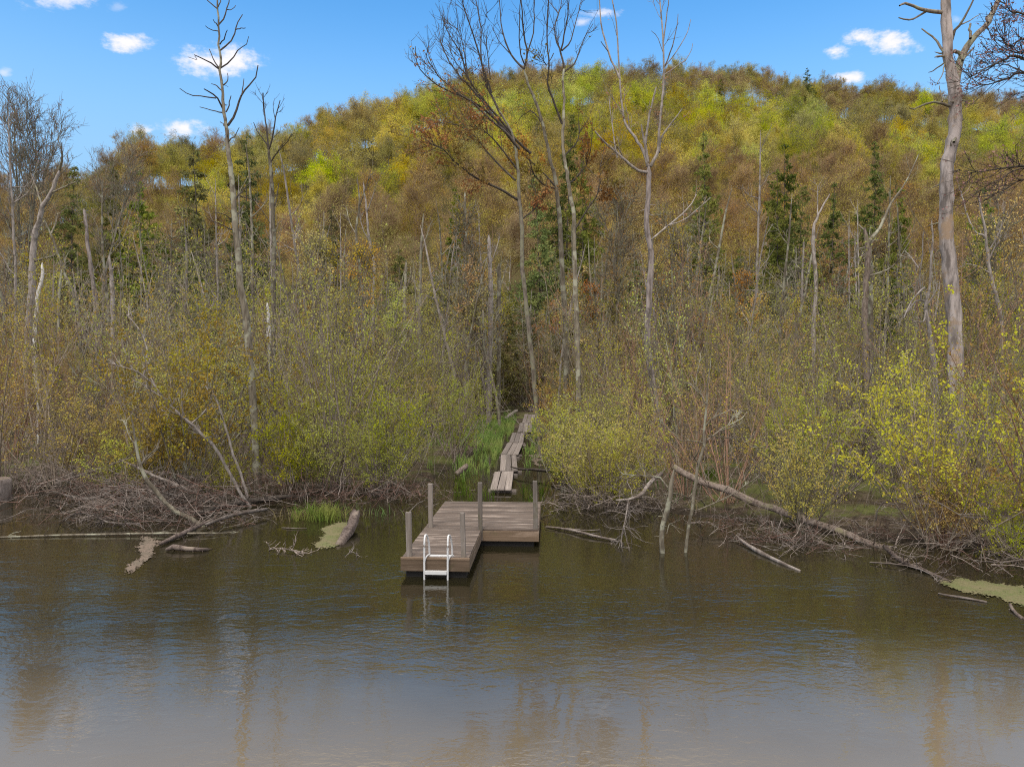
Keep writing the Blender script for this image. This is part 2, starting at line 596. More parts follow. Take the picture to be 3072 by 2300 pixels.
def hardwood(seed, H, rc, base=.35, n1=11, n2=80, n3=380, n4=900, nleaf=5200, lsize=.26, upness=.08, ang=(30, 62), r0=None, jit=.22, dome=0.0):
    rng = np.random.default_rng(seed)
    wood, lv = MB(), MB()
    K = 11
    tr = grow(rng, np.zeros((1, 3)), np.array([[rng.normal() * .05, rng.normal() * .05, 1.]]), np.array([H * .93]), K, .05, .05)
    r0 = r0 or H * .011
    tR = taper([r0], [r0 * .18], K)
    wood.tubes(tr, tR, 7)
    st, d, r, t, _ = fork(rng, tr, tR, n1, base, .93, *ang)
    L1 = rc * (1.25 - .75 * ((t - base) / (1 - base)) ** 1.5) * rng.uniform(.8, 1.15, n1) * 1.15
    b1 = grow(rng, st, d, L1, 7, .12, upness * 1.6)
    R1 = taper(r * .62, r * 0 + .02, 7)
    wood.tubes(b1, R1, 5)
    st, d, r, t, pi = fork(rng, b1, R1, n2, .25, 1, 25, 55)
    L2 = L1[pi] * rng.uniform(.30, .55, n2)
    b2 = grow(rng, st, d, L2, 5, .15, upness)
    R2 = taper(np.maximum(r * .6, .016), r * 0 + .012, 5)
    wood.tubes(b2, R2, 4)
    st, d, r, t, pi = fork(rng, b2, R2, n3, .2, 1, 25, 60)
    L3 = rc * rng.uniform(.16, .32, n3)
    b3 = grow(rng, st, d, L3, 4, .15, upness)
    R3 = taper(np.maximum(r * .6, .012), r * 0 + .008, 4)
    wood.tubes(b3, R3, 3)
    src = b3
    if n4:
        st, d, r, t, pi = fork(rng, b3, R3, n4, .2, 1, 20, 55)
        b4 = grow(rng, st, d, rc * rng.uniform(.10, .2, n4), 3, .12, upness)
        wood.tubes(b4, taper(np.full(n4, .013), np.full(n4, .007), 3), 3)
        src = b4
    if nleaf:
        if dome:
            nd = int(nleaf * dome)
            nc = 60
            a_ = rng.uniform(0, 2 * math.pi, nc)
            el = np.arcsin(rng.uniform(-.35, 1, nc))
            rr_ = rng.uniform(.62, .95, nc)
            cc = np.stack([np.cos(a_) * np.cos(el) * rc * rr_, np.sin(a_) * np.cos(el) * rc * rr_, H * .60 + np.sin(el) * H * .36 * rr_], 1)
            ci = rng.integers(0, nc, nd)
            off = norm(rng.normal(size=(nd, 3))) * (rng.random(nd) ** .45)[:, None] * rc * rng.uniform(.20, .34, nc)[ci][:, None]
            off[:, 2] = np.where(off[:, 2] < 0, off[:, 2] * .6, off[:, 2])
            lv.leaves(np.concatenate([pick(rng, src, nleaf - nd, jit), cc[ci] + off]), lsize, rng, .6, up=.6)
        else:
            lv.leaves(pick(rng, src, nleaf, jit), lsize, rng, .7)
    return wood.mesh('trunk'), (lv.mesh('crown', False) if nleaf else None)


def conifer(seed, H, rb, n=150, nleaf=5200, lsize=.3, droop=-.05, first=.14, ragged=.35, r0=None, flat=.35):
    rng = np.random.default_rng(seed)
    wood, lv = MB(), MB()
    K = 10
    tr = grow(rng, np.zeros((1, 3)), np.array([[0, 0, 1.]]), np.array([H]), K, .02, .05)
    r0 = r0 or H * .011
    tR = taper([r0], [.012], K)
    wood.tubes(tr, tR, 6)
    t = rng.uniform(0, 1, n) * (1 - first) + first
    az = rng.uniform(0, 2 * math.pi, n)
    k = np.minimum((t * (K - 1)).astype(int), K - 2)
    f = (t * (K - 1) - k)[:, None]
    st = tr[0, k] * (1 - f) + tr[0, k + 1] * f
    rise = rng.uniform(-.1, .35, n)
    d = np.stack([np.cos(az), np.sin(az), rise], 1)
    prof = np.clip((1 - t) * 1.5 + .07, 0, 1) * np.clip((t - first) * 6 + .55, 0, 1)
    L = rb * prof * rng.uniform(1 - ragged, 1.2, n) * (1 + .25 * np.sin(az * 2 + t * 11 + seed))
    b = grow(rng, st, d, L, 6, .06, droop)
    wood.tubes(b, taper(np.maximum(L * .014, .014), L * 0 + .006, 6), 3)
    wts = L ** 1.3
    m_ = n * 7
    s2, d2, r2, tt, pi = fork(rng, b, taper(L * 0 + .012, L * 0 + .006, 6), m_, .15, 1, 35, 70, wts)
    d2[:, 2] *= flat
    b2 = grow(rng, s2, d2, L[pi] * rng.uniform(.12, .36, m_), 3, .1, -.05)
    wood.tubes(b2, taper(np.full(m_, .009), np.full(m_, .004), 3), 3)
    if nleaf:
        c = pick(rng, b2, nleaf, .045)
        lv.leaves(c, lsize, rng, .38, dirs=rng.normal(size=(nleaf, 3)) * np.array([1, 1, .35]) + np.array([0, 0, -.2]))
    return wood.mesh('trunk'), (lv.mesh('crown', False) if nleaf else None)


def tamarack(seed, H, n=85, rb=1.6, curl=.16):
    """dead or budding swamp conifer: thin branches that sweep out and curl up"""
    rng = np.random.default_rng(seed)
    tw, br = MB(), MB()
    K = 11
    tr = grow(rng, np.zeros((1, 3)), np.array([[rng.normal() * .04, rng.normal() * .04, 1.]]), np.array([H]), K, .03, .05)
    tR = taper([H * .010], [.02], K)
    tw.tubes(tr, tR, 6)
    st, d, r, t, _ = fork(rng, tr, tR, n, .22, .98, 75, 105)
    L = rb * (1.15 - t * .8) * rng.uniform(.4, 1.2, n)
    b = grow(rng, st, d, L, 7, .10, curl)
    br.tubes(b, taper(np.full(n, .022), np.full(n, .007), 7), 3)
    s2, d2, r2, _, pi = fork(rng, b, taper(np.full(n, .02), np.full(n, .008), 7), n * 3, .3, 1, 30, 70)
    b2 = grow(rng, s2, d2, rng.uniform(.2, .6, n * 3), 3, .15, .05)
    br.tubes(b2, taper(np.full(n * 3, .010), np.full(n * 3, .005), 3), 3)
    return tw.mesh('trunk'), br.mesh('branches')


def snag(seed, H, n=7, r0=.11, lean=.05):
    rng = np.random.default_rng(seed)
    tw, br = MB(), MB()
    K = 12
    tr = grow(rng, np.zeros((1, 3)), np.array([[rng.normal() * lean, rng.normal() * lean, 1.]]), np.array([H]), K, .045, .03)
    tR = taper([r0], [r0 * .35], K)
    tR[0, -1] = .01
    tw.tubes(tr, tR, 7)
    st, d, r, t, _ = fork(rng, tr, tR, n, .3, .97, 30, 85)
    L = rng.uniform(.3, 2.0, n)
    b = grow(rng, st, d, L, 5, .2, .1)
    br.tubes(b, taper(np.minimum(r * .5, .04), L * 0 + .008, 5), 4)
    s2, d2, r2, _, pi = fork(rng, b, taper(np.full(n, .02), np.full(n, .01), 5), n * 3, .3, 1, 30, 60)
    br.tubes(grow(rng, s2, d2, rng.uniform(.2, .7, n * 3), 3, .2, .05), taper(np.full(n * 3, .012), np.full(n * 3, .005), 3), 3)
    return tw.mesh('trunk'), br.mesh('branches')


def slender(seed, H, nleaf=1500, lsize=.09, rc=1.5, base=.35):
    return hardwood(seed, H, rc, base, 16, 70, 260, 0, nleaf, lsize, .12, (22, 50), r0=H * .0075, jit=.09)


def shrub(seed, H, rs, nst=20, n2=150, n3=480, nleaf=4400, lsize=.055):
    rng = np.random.default_rng(seed)
    wood, lv = MB(), MB()
    a = rng.uniform(0, 2 * math.pi, nst)
    st = np.stack([np.cos(a), np.sin(a), a * 0], 1) * rng.uniform(.03, .35, nst)[:, None]
    out = rng.uniform(.08, .62, nst) * rs / 1.6
    d = np.stack([np.cos(a) * out, np.sin(a) * out, np.ones(nst)], 1)
    L = H * rng.uniform(.65, 1.1, nst)
    b1 = grow(rng, st, d, L, 8, .075, .01)
    R1 = taper(rng.uniform(.014, .028, nst), np.full(nst, .005), 8)
    wood.tubes(b1, R1, 4)
    s2, d2, r2, t, pi = fork(rng, b1, R1, n2, .18, 1, 18, 50)
    b2 = grow(rng, s2, d2, rng.uniform(.4, 1.25, n2), 5, .12, .05)
    wood.tubes(b2, taper(np.maximum(r2 * .55, .006), r2 * 0 + .0035, 5), 3)
    s3, d3, r3, t, pi = fork(rng, b2, taper(r2 * .5, r2 * .3, 5), n3, .15, 1, 20, 60)
    b3 = grow(rng, s3, d3, rng.uniform(.15, .5, n3), 3, .12, .04)
    wood.tubes(b3, taper(np.full(n3, .0042), np.full(n3, .0026), 3), 3)
    c = np.concatenate([pick(rng, b3, int(nleaf * .8), .035), pick(rng, b2, nleaf - int(nleaf * .8), .03)])
    lv.leaves(c, lsize, rng, .62, up=.4)
    return wood.mesh('stems'), lv.mesh('foliage', False)


# ------------------------------------------------------------------ terrain
SKY_X = [-700, -300, 0, 300, 400, 520, 650, 800, 950, 1050, 1200, 1300, 1500, 1700, 1900, 2100, 2300, 2500, 2700, 2850, 3072, 3400, 3800]
SKY_Y = [640, 590, 530, 455, 412, 395, 392, 372, 335, 296, 268, 240, 207, 192, 188, 190, 215, 235, 250, 265, 285, 300, 340]
RG_X = [-700, -300, 0, 400, 1000, 1700, 2300, 3072, 3800]
RG_Y = [125, 130, 140, 160, 190, 235, 250, 250, 240]
FOOT = 84.0
TH = 14.0


def ridge(px):
    yr = np.interp(px, RG_X, RG_Y)
    sy = np.interp(px, SKY_X, SKY_Y)
    return yr, CAMZ + (1090 - sy) / FPX * yr - np.interp(px, [0, 500, 800, 1300], [11.5, 11.5, 14.0, 14.5])


def shore_depth(x):
    """depth of the waterline straight ahead of camera-x"""
    return np.interp(x, [-60, -17, -13, -9, -6, -3.2, -2.6, -1.4, .3, 1.2, 2.2, 4, 6, 8, 10, 13, 20, 60],
                     [24, 21.5, 20.5, 19.5, 20.4, 20.6, 23, 30, 30, 24, 18.9, 18.2, 16.8, 15.2, 13.6, 11.5, 8.0, 4])


def hnoise(x, y):
    return (np.sin(x * .9 + y * .37) * np.cos(y * .83 - x * .21) + .6 * np.sin(x * 2.3 - y * 1.7) * np.cos(y * 2.9 + .4 * x))


def ground_z(x, y):
    x, y = np.asarray(x, float), np.asarray(y, float)
    px = 1536 + FPX * x / np.maximum(y, 20.)
    px = np.clip(px, -700, 3800)
    yr, zr = ridge(px)
    t = np.clip((y - FOOT) / (yr - FOOT), 0, 1)
    hill = zr * (t ** 1.12)
    over = np.maximum(y - yr, 0)
    hill = hill - over * .12
    hill += np.clip(t * 4, 0, 1) * (1.2 * np.sin(x * .05 + 1) * np.cos(y * .06))
    sd = shore_depth(x)
    bank = np.clip((y - sd) / 2.5, -1, 1)
    marsh = np.where(bank < 0, bank * .9, .02 + .10 * bank + .045 * hnoise(x, y) * bank)
    # flooded ground beside the boardwalk
    wx = 0.0 + (y - 21) * .028
    wet = np.exp(-((x - wx) / 2.2) ** 2) * np.clip((46 - y) / 12, 0, 1) * (y > sd)
    marsh = marsh - .13 * wet
    return marsh + hill


def grid_mesh(xs, ysv, name):
    X, Y = np.meshgrid(xs, ysv)
    Z = ground_z(X, Y)
    v = np.stack([X, Y, Z], -1).reshape(-1, 3)
    ny, nx = X.shape
    i = np.arange(ny * nx).reshape(ny, nx)
    q = np.stack([i[:-1, :-1], i[:-1, 1:], i[1:, 1:], i[1:, :-1]], -1).reshape(-1, 4)
    mb = MB()
    mb.v.append(v)
    mb.f.append(q)
    mb.nv = len(v)
    return mb.mesh(name)


xs = np.concatenate([np.linspace(-700, -70, 40), np.arange(-68, -20, 1.6), np.arange(-20, 20, .3), np.arange(20, 70, 1.6), np.linspace(72, 700, 40)])
ysg = np.concatenate([np.linspace(-60, 3, 12), np.arange(4, 10, .8), np.arange(10, 34, .3), np.arange(34, 60, .8), np.arange(60, 300, 3), np.linspace(300, 900, 20)])
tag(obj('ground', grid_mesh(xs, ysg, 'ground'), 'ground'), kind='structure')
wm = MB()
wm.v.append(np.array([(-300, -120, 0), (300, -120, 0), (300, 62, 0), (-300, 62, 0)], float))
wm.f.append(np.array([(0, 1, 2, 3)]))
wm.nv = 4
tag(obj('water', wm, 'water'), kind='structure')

# ------------------------------------------------------------------ labels by place
COLS = [(-900, 330, 'near left edge'), (330, 620, 'left of spindly snag'), (620, 1000, 'right of spindly snag'),
        (1000, 1400, 'left of rusty maple'), (1400, 1800, 'behind rusty maple'), (1800, 2150, 'behind forked tree'),
        (2150, 2520, 'right of forked tree'), (2520, 2780, 'left of thick snag'), (2780, 4000, 'right of thick snag')]
ORD = ['first', 'second', 'third', 'fourth', 'fifth', 'sixth', 'seventh', 'eighth', 'ninth', 'tenth', 'eleventh', 'twelfth']
pending = []      # (object, look, place, px, col)


def label_later(o, look, row, px, cat, group):
    col = next((c[2] for c in COLS if c[0] <= px < c[1]), COLS[-1][2])
    pending.append((o, look, row, col, px))
    o['category'] = cat
    o['group'] = group


def ordn(i):
    if i < 12:
        return ORD[i]
    k = i + 1
    return '%d%s' % (k, 'th' if 10 < k % 100 < 20 else {1: 'st', 2: 'nd', 3: 'rd'}.get(k % 10, 'th'))


def flush_labels():
    cells = {}
    for p in pending:
        cells.setdefault((p[1], p[2], p[3]), []).append(p)
    for (look, row, col), lst in cells.items():
        lst.sort(key=lambda q: q[4])
        n = len(lst)
        for i, q in enumerate(lst):
            if n == 1:
                s = f'{look} {row}, {col}'
            elif n == 2:
                s = f'{look} {row}, {col}, {("left", "right")[i]} one of two'
            else:
                s = f'{look} {row}, {col}, {ordn(i)} from left'
            q[0]['label'] = s


def plant(name, meshes, mats, partnames, x, y, rz, s, look, row, cat, group, zoff=0, tilt=(0, 0)):
    z = float(ground_z(x, y)) + zoff
    e = empty(name, (x, y, z), rz)
    e.rotation_euler = (tilt[0], tilt[1], rz)
    e.scale = s if hasattr(s, '__len__') else (s, s, s)
    for me, mt, pn in zip(meshes, mats, partnames):
        if me is None:
            continue
        o = obj(pn, me, mt, e)
        if pn in ('branches', 'stems', 'foliage'):
            o['kind'] = 'stuff'
        if me.materials[0] is not M[mt]:
            set_mat(o, mt)
    px, _ = proj((x, y, z))
    label_later(e, look, row, px, cat, group)
    return e


# ------------------------------------------------------------------ hillside forest
rng = np.random.default_rng(11)
HW = [hardwood(101, 12.5, 4.6, .34, nleaf=14000, lsize=.18, dome=.62), hardwood(102, 11.5, 5.0, .30, n1=13, nleaf=14000, lsize=.18, dome=.62),
      hardwood(103, 13, 4.4, .36, nleaf=14000, lsize=.18, dome=.6), hardwood(104, 11.5, 4.8, .28, n1=14, nleaf=14000, lsize=.18, dome=.65)]
HB = [hardwood(111, 12.5, 4.5, .34, n3=600, n4=2600, nleaf=11000, lsize=.115, upness=.14, dome=.55), hardwood(112, 13.0, 4.2, .38, n3=600, n4=2600, nleaf=10000, lsize=.115, upness=.16, dome=.55),
      hardwood(113, 11.5, 4.7, .30, n3=600, n4=2600, nleaf=11000, lsize=.115, upness=.12, dome=.55)]
CF = [conifer(121, 14, 3.0, 150, 9500, .30), conifer(122, 12.5, 3.4, 130, 9000, .30, droop=-.08), conifer(123, 15.5, 2.9, 160, 9500, .30)]


def fld(x, y, k):
    return .5 + .5 * math.sin(x * k + 1.3 * math.sin(y * k * .8) + 2) * math.cos(y * k * 1.3 + 1.1 * math.sin(x * k * .7))


cand = []
yy = 89.0
while yy < 262:
    step = 7.7 + (yy - 89) * .012
    x0, x1 = (-90 - 1536) / FPX * yy, (3160 - 1536) / FPX * yy
    xx = x0 + rng.uniform(0, step)
    while xx < x1:
        jx, jy = xx + rng.uniform(-2.4, 2.4), yy + rng.uniform(-2.6, 2.6)
        px = 1536 + FPX * jx / jy
        yr, zr = ridge(px)
        if jy < yr + 8:
            cand.append((jx, jy, px, (jy - FOOT) / (yr - FOOT)))
        xx += step * (.80 if px < 800 else 1.04)
    yy += step * .93
for px in np.arange(-60, 3150, 42):
    yr, zr = ridge(px)
    yy = yr - rng.uniform(-3, 5)
    cand.append(((px - 1536) / FPX * yy, yy, px, .97))
    yy = yr - rng.uniform(4, 9)
    cand.append(((px + 21 - 1536) / FPX * yy, yy, px + 21, .95))
for px in np.arange(-60, 760, 22):
    yr, zr = ridge(px)
    yy = yr - rng.uniform(-4, 14)
    cand.append(((px - 1536) / FPX * yy, yy, px, .93))
cand = [c_ for c_ in cand if c_[1] > 95]
cand.sort(key=lambda c_: -c_[3])
LOOK = {'gold': 'golden green tree', 'lime': 'bright yellow-green tree', 'olive': 'olive green tree',
        'rust': 'rusty orange budding tree', 'tan': 'bare tan twiggy tree', 'grey': 'bare grey-brown tree'}
nleafy = nbare = nbud = 0
for (x, y, px, t) in cand:
    z = float(ground_z(x, y))
    _, py = proj((x, y, z + 8))
    row = 'on the hill crest' if t > .88 else 'on the upper slope' if t > .6 else 'on the middle slope' if t > .3 else 'at the hill foot'
    f1, f2 = fld(x, y, .045), rng.random()
    if px > 1450:
        if t > .86:
            pr = dict(grey=.28, tan=.26, olive=.26, gold=.16, lime=.04)
        elif t > .55:
            pr = dict(gold=.36, lime=.28, olive=.24, tan=.07, grey=.05)
        elif t > .36:
            pr = dict(gold=.48, lime=.16, rust=.14, tan=.12, olive=.10)
        else:
            pr = dict(rust=.36, tan=.30, gold=.12, olive=.16, grey=.06)
    elif px > 560:
        if t > .5:
            pr = dict(gold=.40, lime=.12, olive=.32, rust=.08, tan=.08)
        elif t > .25:
            pr = dict(gold=.40, rust=.22, olive=.22, tan=.16)
        else:
            pr = dict(rust=.30, tan=.28, olive=.26, grey=.16)
    else:
        pr = dict(tan=.34, rust=.22, olive=.28, gold=.10, grey=.06)
    ks = list(pr)
    ps = np.array([pr[k] for k in ks])
    ps = ps ** (1.25)
    cum = np.cumsum(ps / ps.sum())
    kind = ks[int(np.searchsorted(cum, .55 * f1 + .45 * f2) if rng.random() < .55 else np.searchsorted(cum, rng.random()))]
    rz = rng.uniform(0, 6.28)
    s = rng.uniform(.88, 1.14) * (.80 if px < 600 else .80 + .20 * (px - 600) / 500 if px < 1100 else 1.0) * ((.70 if px < 760 else .86) if t > .925 and t < .98 else 1)
    sc3 = (s * rng.uniform(.92, 1.12), s * rng.uniform(.92, 1.12), s * rng.uniform(.9, 1.08))
    if kind in ('gold', 'lime', 'olive') and nleafy >= 322:
        kind = rng.choice(['rust', 'tan'])
    if kind in ('gold', 'lime', 'olive'):
        nleafy += 1
        me = HW[rng.integers(4)]
        plant('leafing_tree', me, ('bark', kind), ('trunk', 'crown'), x, y, rz, sc3, LOOK[kind], row, 'tree', 'leafing trees on the hillside', -.2)
    else:
        me = HB[rng.integers(3)]
        if kind == 'rust':
            if nbud >= 300:
                continue
            nbud += 1
            plant('budding_tree', me, ('twig', kind), ('trunk', 'crown'), x, y, rz, sc3, LOOK[kind], row, 'tree', 'rusty budding trees on the hillside', -.2)
        else:
            if nbare >= 310:
                continue
            nbare += 1
            plant('bare_tree', me, ('twig', kind), ('trunk', 'crown'), x, y, rz, sc3, LOOK[kind], row, 'tree', 'bare twiggy trees on the hillside', -.2)

# evergreens on the hill, where the photograph has them: (px of tip, py of tip, depth, scale)
for (px, py, Y, s, mt) in [(2120, 392, 100, .9, 'needle2'), (2360, 428, 95, .85, 'needle'), (2625, 420, 105, .9, 'needle2'), (1700, 340, 94, .95, 'needle'), (1750, 430, 90, .8, 'needle2'),
                           (2420, 205, 235, .9, 'needle'), (2162, 232, 215, .55, 'needle'), (742, 395, 92, 1.0, 'needle'), (2330, 505, 88, .9, 'needle2'), (2395, 560, 84, .9, 'needle2'),
                           (420, 505, 78, 1.0, 'needle2'), (590, 430, 80, 1.05, 'cedar'), (325, 480, 80, .95, 'cedar'), (210, 500, 82, .95, 'needle2'), (2500, 545, 86, .8, 'needle2'),
                           (2700, 560, 86, .9, 'needle2'), (1620, 520, 86, .9, 'needle2'), (2960, 560, 84, .9, 'needle2'), (1360, 560, 84, .85, 'needle2'), (1000, 610, 82, .7, 'cedar')]:
    top = P(px, py, Y)
    g = float(ground_z(top[0], Y))
    i = rng.integers(3)
    H = (14, 12.5, 15.5)[i]
    sz = max((top[2] - g) / H, .35)
    wd = s * 1.2 if sz > .7 else s * .8
    plant('evergreen_tree', CF[i], ('barkdark', mt), ('trunk', 'crown'), top[0], Y, rng.uniform(0, 6.28), (wd, wd, sz),
          'dark green conifer' if mt == 'needle' else 'olive green conifer', 'above the bare swamp trees' if Y < 120 else 'on the hill crest', 'conifer', 'conifers on and below the hillside')

# ------------------------------------------------------------------ swamp trees between the shrubs and the hill
SN = [snag(201, 9, 7, .11), snag(202, 11, 9, .12, .08), snag(203, 7, 4, .13), snag(204, 12, 12, .10, .04), snag(205, 8, 8, .09, .12), snag(206, 10, 10, .08, .06)]
TM = [tamarack(211, 11, 120, 2.1), tamarack(212, 9, 100, 1.8, .2), tamarack(213, 12.5, 140, 2.3, .13), tamarack(214, 8, 110, 2.1, .08)]
CD = [conifer(221, 11, 2.5, 95, 6000, .19, -.05, .25, .55), conifer(222, 13, 2.8, 100, 6200, .20, -.07, .32, .6), conifer(223, 9, 2.3, 85, 5400, .19, -.02, .12, .5)]
SL = [slender(231, 10, 2000, .10), slender(232, 12, 2200, .10, 1.7, .4), slender(233, 8.5, 1800, .09, 1.4, .3), slender(234, 11, 1600, .09, 1.9, .3)]
rng = np.random.default_rng(23)


def scatter(n, y0, y1, mind, avoid=None, pxr=(-120, 3190), powr=1.0):
    out = []
    tries = 0
    while len(out) < n and tries < n * 60:
        tries += 1
        y = y0 + (y1 - y0) * rng.random() ** powr
        px = rng.uniform(*pxr)
        x = (px - 1536) / FPX * y
        if avoid and avoid(x, y):
            continue
        if all((x - a) ** 2 + (y - b) ** 2 > mind ** 2 for a, b in out):
            out.append((x, y))
    return out


def path_x(y):
    return np.interp(y, [12, 20.9, 24.4, 28.9, 33.2, 38, 44.5, 52, 60], [-.6, -.33, -.26, -.12, .2, .6, .75, 1.25, 1.6])


def near_path(x, y, half=1.2, extra=0.0):
    d = x - path_x(y)
    return y < 54 and -(half + extra + .02 * y) < d < half + .6 * extra + .02 * y


swamp_avoid = lambda x, y: near_path(x, y, 1.0)
spots = scatter(250, 36, 84, 1.1, swamp_avoid)
for i, (x, y) in enumerate(spots):
    v = rng.integers(len(SN))
    mt = rng.choice(['bark', 'barkolive', 'barkpale', 'barkolive', 'barkpale'])
    look = {'bark': 'grey-brown dead pole', 'barkolive': 'lichen green dead pole', 'barkpale': 'pale bleached dead pole'}[mt]
    sz = rng.uniform(.95, 1.5)
    plant('dead_pole_tree', SN[v], (mt, mt), ('trunk', 'branches'), x, y, rng.uniform(0, 6.28), (1, 1, sz), look, 'deep in the swamp' if y > 58 else 'close behind the shrubs', 'dead tree', 'thin dead trees standing in the swamp', -.2)
spots = scatter(125, 42, 84, 1.7, swamp_avoid)
for i, (x, y) in enumerate(spots):
    v = rng.integers(len(TM))
    mt = rng.choice(['barkolive', 'bark', 'barkolive'])
    plant('dead_tamarack', TM[v], (mt, mt), ('trunk', 'branches'), x, y, rng.uniform(0, 6.28), rng.uniform(.85, 1.2),
          'bare curl-branched dead conifer' if mt == 'bark' else 'lichen green dead conifer', 'in the swamp' if y > 60 else 'close behind the shrubs', 'dead tree', 'bare dead conifers in the swamp', -.2)
spots = scatter(185, 50, 98, 2.1, swamp_avoid, powr=.8)
for i, (x, y) in enumerate(spots):
    v = rng.integers(len(CD))
    px = 1536 + FPX * x / y
    mt = rng.choice(['cedar', 'needle2', 'needle', 'needle']) if px < 900 or px > 1500 else rng.choice(['cedar', 'needle2', 'needle2'])
    s = rng.uniform(.75, 1.1)
    plant('swamp_cedar', CD[v], ('bark', mt), ('trunk', 'crown'), x, y, rng.uniform(0, 6.28), (s, s, s * rng.uniform(.9, 1.1)),
          {'cedar': 'mossy olive cedar', 'needle2': 'olive green cedar', 'needle': 'dark green cedar'}[mt], 'at the swamp back' if y > 68 else 'among dead swamp trees', 'cedar', 'cedars among the swamp trees', -.2)
spots = scatter(130, 36, 84, 1.7, swamp_avoid)
for i, (x, y) in enumerate(spots):
    v = rng.integers(len(SL))
    px = 1536 + FPX * x / y
    mt = rng.choice(['shrubleaf', 'shrubolive', 'rust', 'tan', 'olive']) if px < 1300 else rng.choice(['rust', 'tan', 'orange', 'shrubolive', 'orange'] if px < 2250 else ['rust', 'tan', 'orange', 'shrubolive', 'olive'])
    look = {'shrubleaf': 'slender yellow-green tree', 'shrubolive': 'slender olive budding tree', 'rust': 'slender rusty budding tree', 'tan': 'slender tan budding tree',
            'olive': 'slender dull green tree', 'orange': 'slender orange-budded tree'}[mt]
    plant('slender_tree', SL[v], (rng.choice(['bark', 'barkolive']), mt), ('trunk', 'crown'), x, y, rng.uniform(0, 6.28), rng.uniform(.75, 1.1), look,
          'in the swamp' if y > 56 else 'close behind the shrubs', 'tree', 'slender budding trees in the swamp', -.2)

# ------------------------------------------------------------------ shrub belt along the bank
SH = [shrub(301, 3.6, 1.9, 16, 120, 420, 5200, .062), shrub(302, 4.2, 2.4, 18, 130, 430, 5200, .062), shrub(303, 3.0, 1.7, 16, 120, 420, 4800, .062), shrub(304, 5.6, 1.6, 12, 120, 420, 1900, .06),
      shrub(305, 3.8, 2.8, 20, 130, 420, 2800), shrub(306, 3.3, 2.0, 20, 160, 560, 1300), shrub(307, 5.0, 1.5, 12, 120, 420, 1300), shrub(308, 2.4, 1.9, 22, 140, 460, 4800, .06),
      shrub(309, 6.2, 1.3, 9, 100, 380, 1500, .06), shrub(310, 4.6, 2.2, 14, 110, 420, 1000)]
rng = np.random.default_rng(31)
spots = []
# front row follows the bank, then filling back to 56 m
for x in np.arange(-19, 17, 1.25):
    xx = x + rng.uniform(-.4, .4)
    yb = float(shore_depth(xx)) + rng.uniform(.1, 1.2) + (1.5 if 3.4 < xx < 8.4 else 0)
    if -2.9 < xx < 1.3:
        continue
    spots.append((xx, yb))
nlow0 = len(spots)
for x in list(np.arange(1.6, 15.5, .75)) + list(np.arange(-8.5, -3.0, 1.1)):
    xx = x + rng.uniform(-.3, .3)
    if 3.3 < xx < 8.6 and rng.random() < .8:
        continue
    spots.append((xx, float(shore_depth(xx)) - rng.uniform(-.45, .15)))
nfront = len(spots)
tries = 0
for (px, y) in [(1380, 55), (1430, 57), (1470, 55.5), (1510, 58), (1545, 56), (1580, 59), (1620, 56), (1660, 58), (1700, 56), (1490, 62), (1560, 63), (1630, 62)]:
    spots.append(((px - 1536) / FPX * y, y))
while len(spots) < 296 and tries < 30000:
    tries += 1
    y = 17 + 39 * rng.random() ** .85
    px = rng.uniform(-90, 3170)
    x = (px - 1536) / FPX * y
    if 3.4 < x < 8.4 and y < shore_depth(x) + 1.7:
        continue
    if y < shore_depth(x) + .6 or near_path(x, y, 1.25, .35 if y < 29 else .75):
        continue
    if y > 30 and -3.4 < x - path_x(y) < 0 and y < 50:
        continue
    if all((x - a) ** 2 + (y - b) ** 2 > (1.25 + y * .016) ** 2 for a, b in spots):
        spots.append((x, y))
for i, (x, y) in enumerate(spots):
    px = 1536 + FPX * x / y
    if abs(px - 772) < 75 and y < 20.9:
        continue
    v = int(rng.integers(len(SH)))
    if y > 24 and rng.random() < .45:
        v = int(rng.choice([3, 6, 8, 9]))
    if i < nfront and abs(x) < 4.5:
        v = int(rng.choice([2, 7, 0]))
    if nlow0 <= i < nfront:
        v = int(rng.choice([7, 2]))
    if px < 560:
        mt = rng.choice(['shrubolive', 'shrubrust', 'shrubolive', 'shrubleaf'], p=[.4, .3, .2, .1])
    elif px < 1480:
        mt = rng.choice(['shrubleaf', 'shrubolive', 'shrubrust'], p=[.74, .20, .06])
    elif px < 2100:
        mt = rng.choice(['shrubleaf', 'shrubolive', 'shrubrust'], p=[.32, .38, .30])
    else:
        mt = rng.choice(['shrubleaf', 'shrubolive', 'shrubrust'], p=[.45, .35, .20])
    sd = float(shore_depth(x))
    row = 'on the waterline' if y < sd + 1.6 else 'just behind the bank' if y < sd + 9 else 'far behind the bank'
    s = rng.uniform(.68, 1.28)
    if px > 2000 and y < 24:
        s *= .85
    if nlow0 <= i < nfront:
        s *= .72
    if y > 27:
        s *= 1.12
    if near_path(x, y, 2.2, .5):
        v = 7
        s = .9
    st = 'stemred' if mt == 'shrubrust' and rng.random() < .5 else rng.choice(['stem', 'stem', 'stick', 'barkolive'])
    look = {'shrubleaf': 'yellow-green leafing shrub', 'shrubolive': 'olive leafing shrub', 'shrubrust': 'brown budding shrub'}[mt]
    plant('shrub', SH[v], (st, mt), ('stems', 'foliage'), x, y, rng.uniform(0, 6.28), (s, s, s * rng.uniform(.9, 1.15) * (1.22 if y > 27 else 1)), look, row, 'shrub', 'shrubs along the river bank', -.05,
          tilt=(rng.normal() * .05 + (.10 if i < nfront else 0), rng.normal() * .05))

flush_labels()

# ------------------------------------------------------------------ trees and logs traced one by one


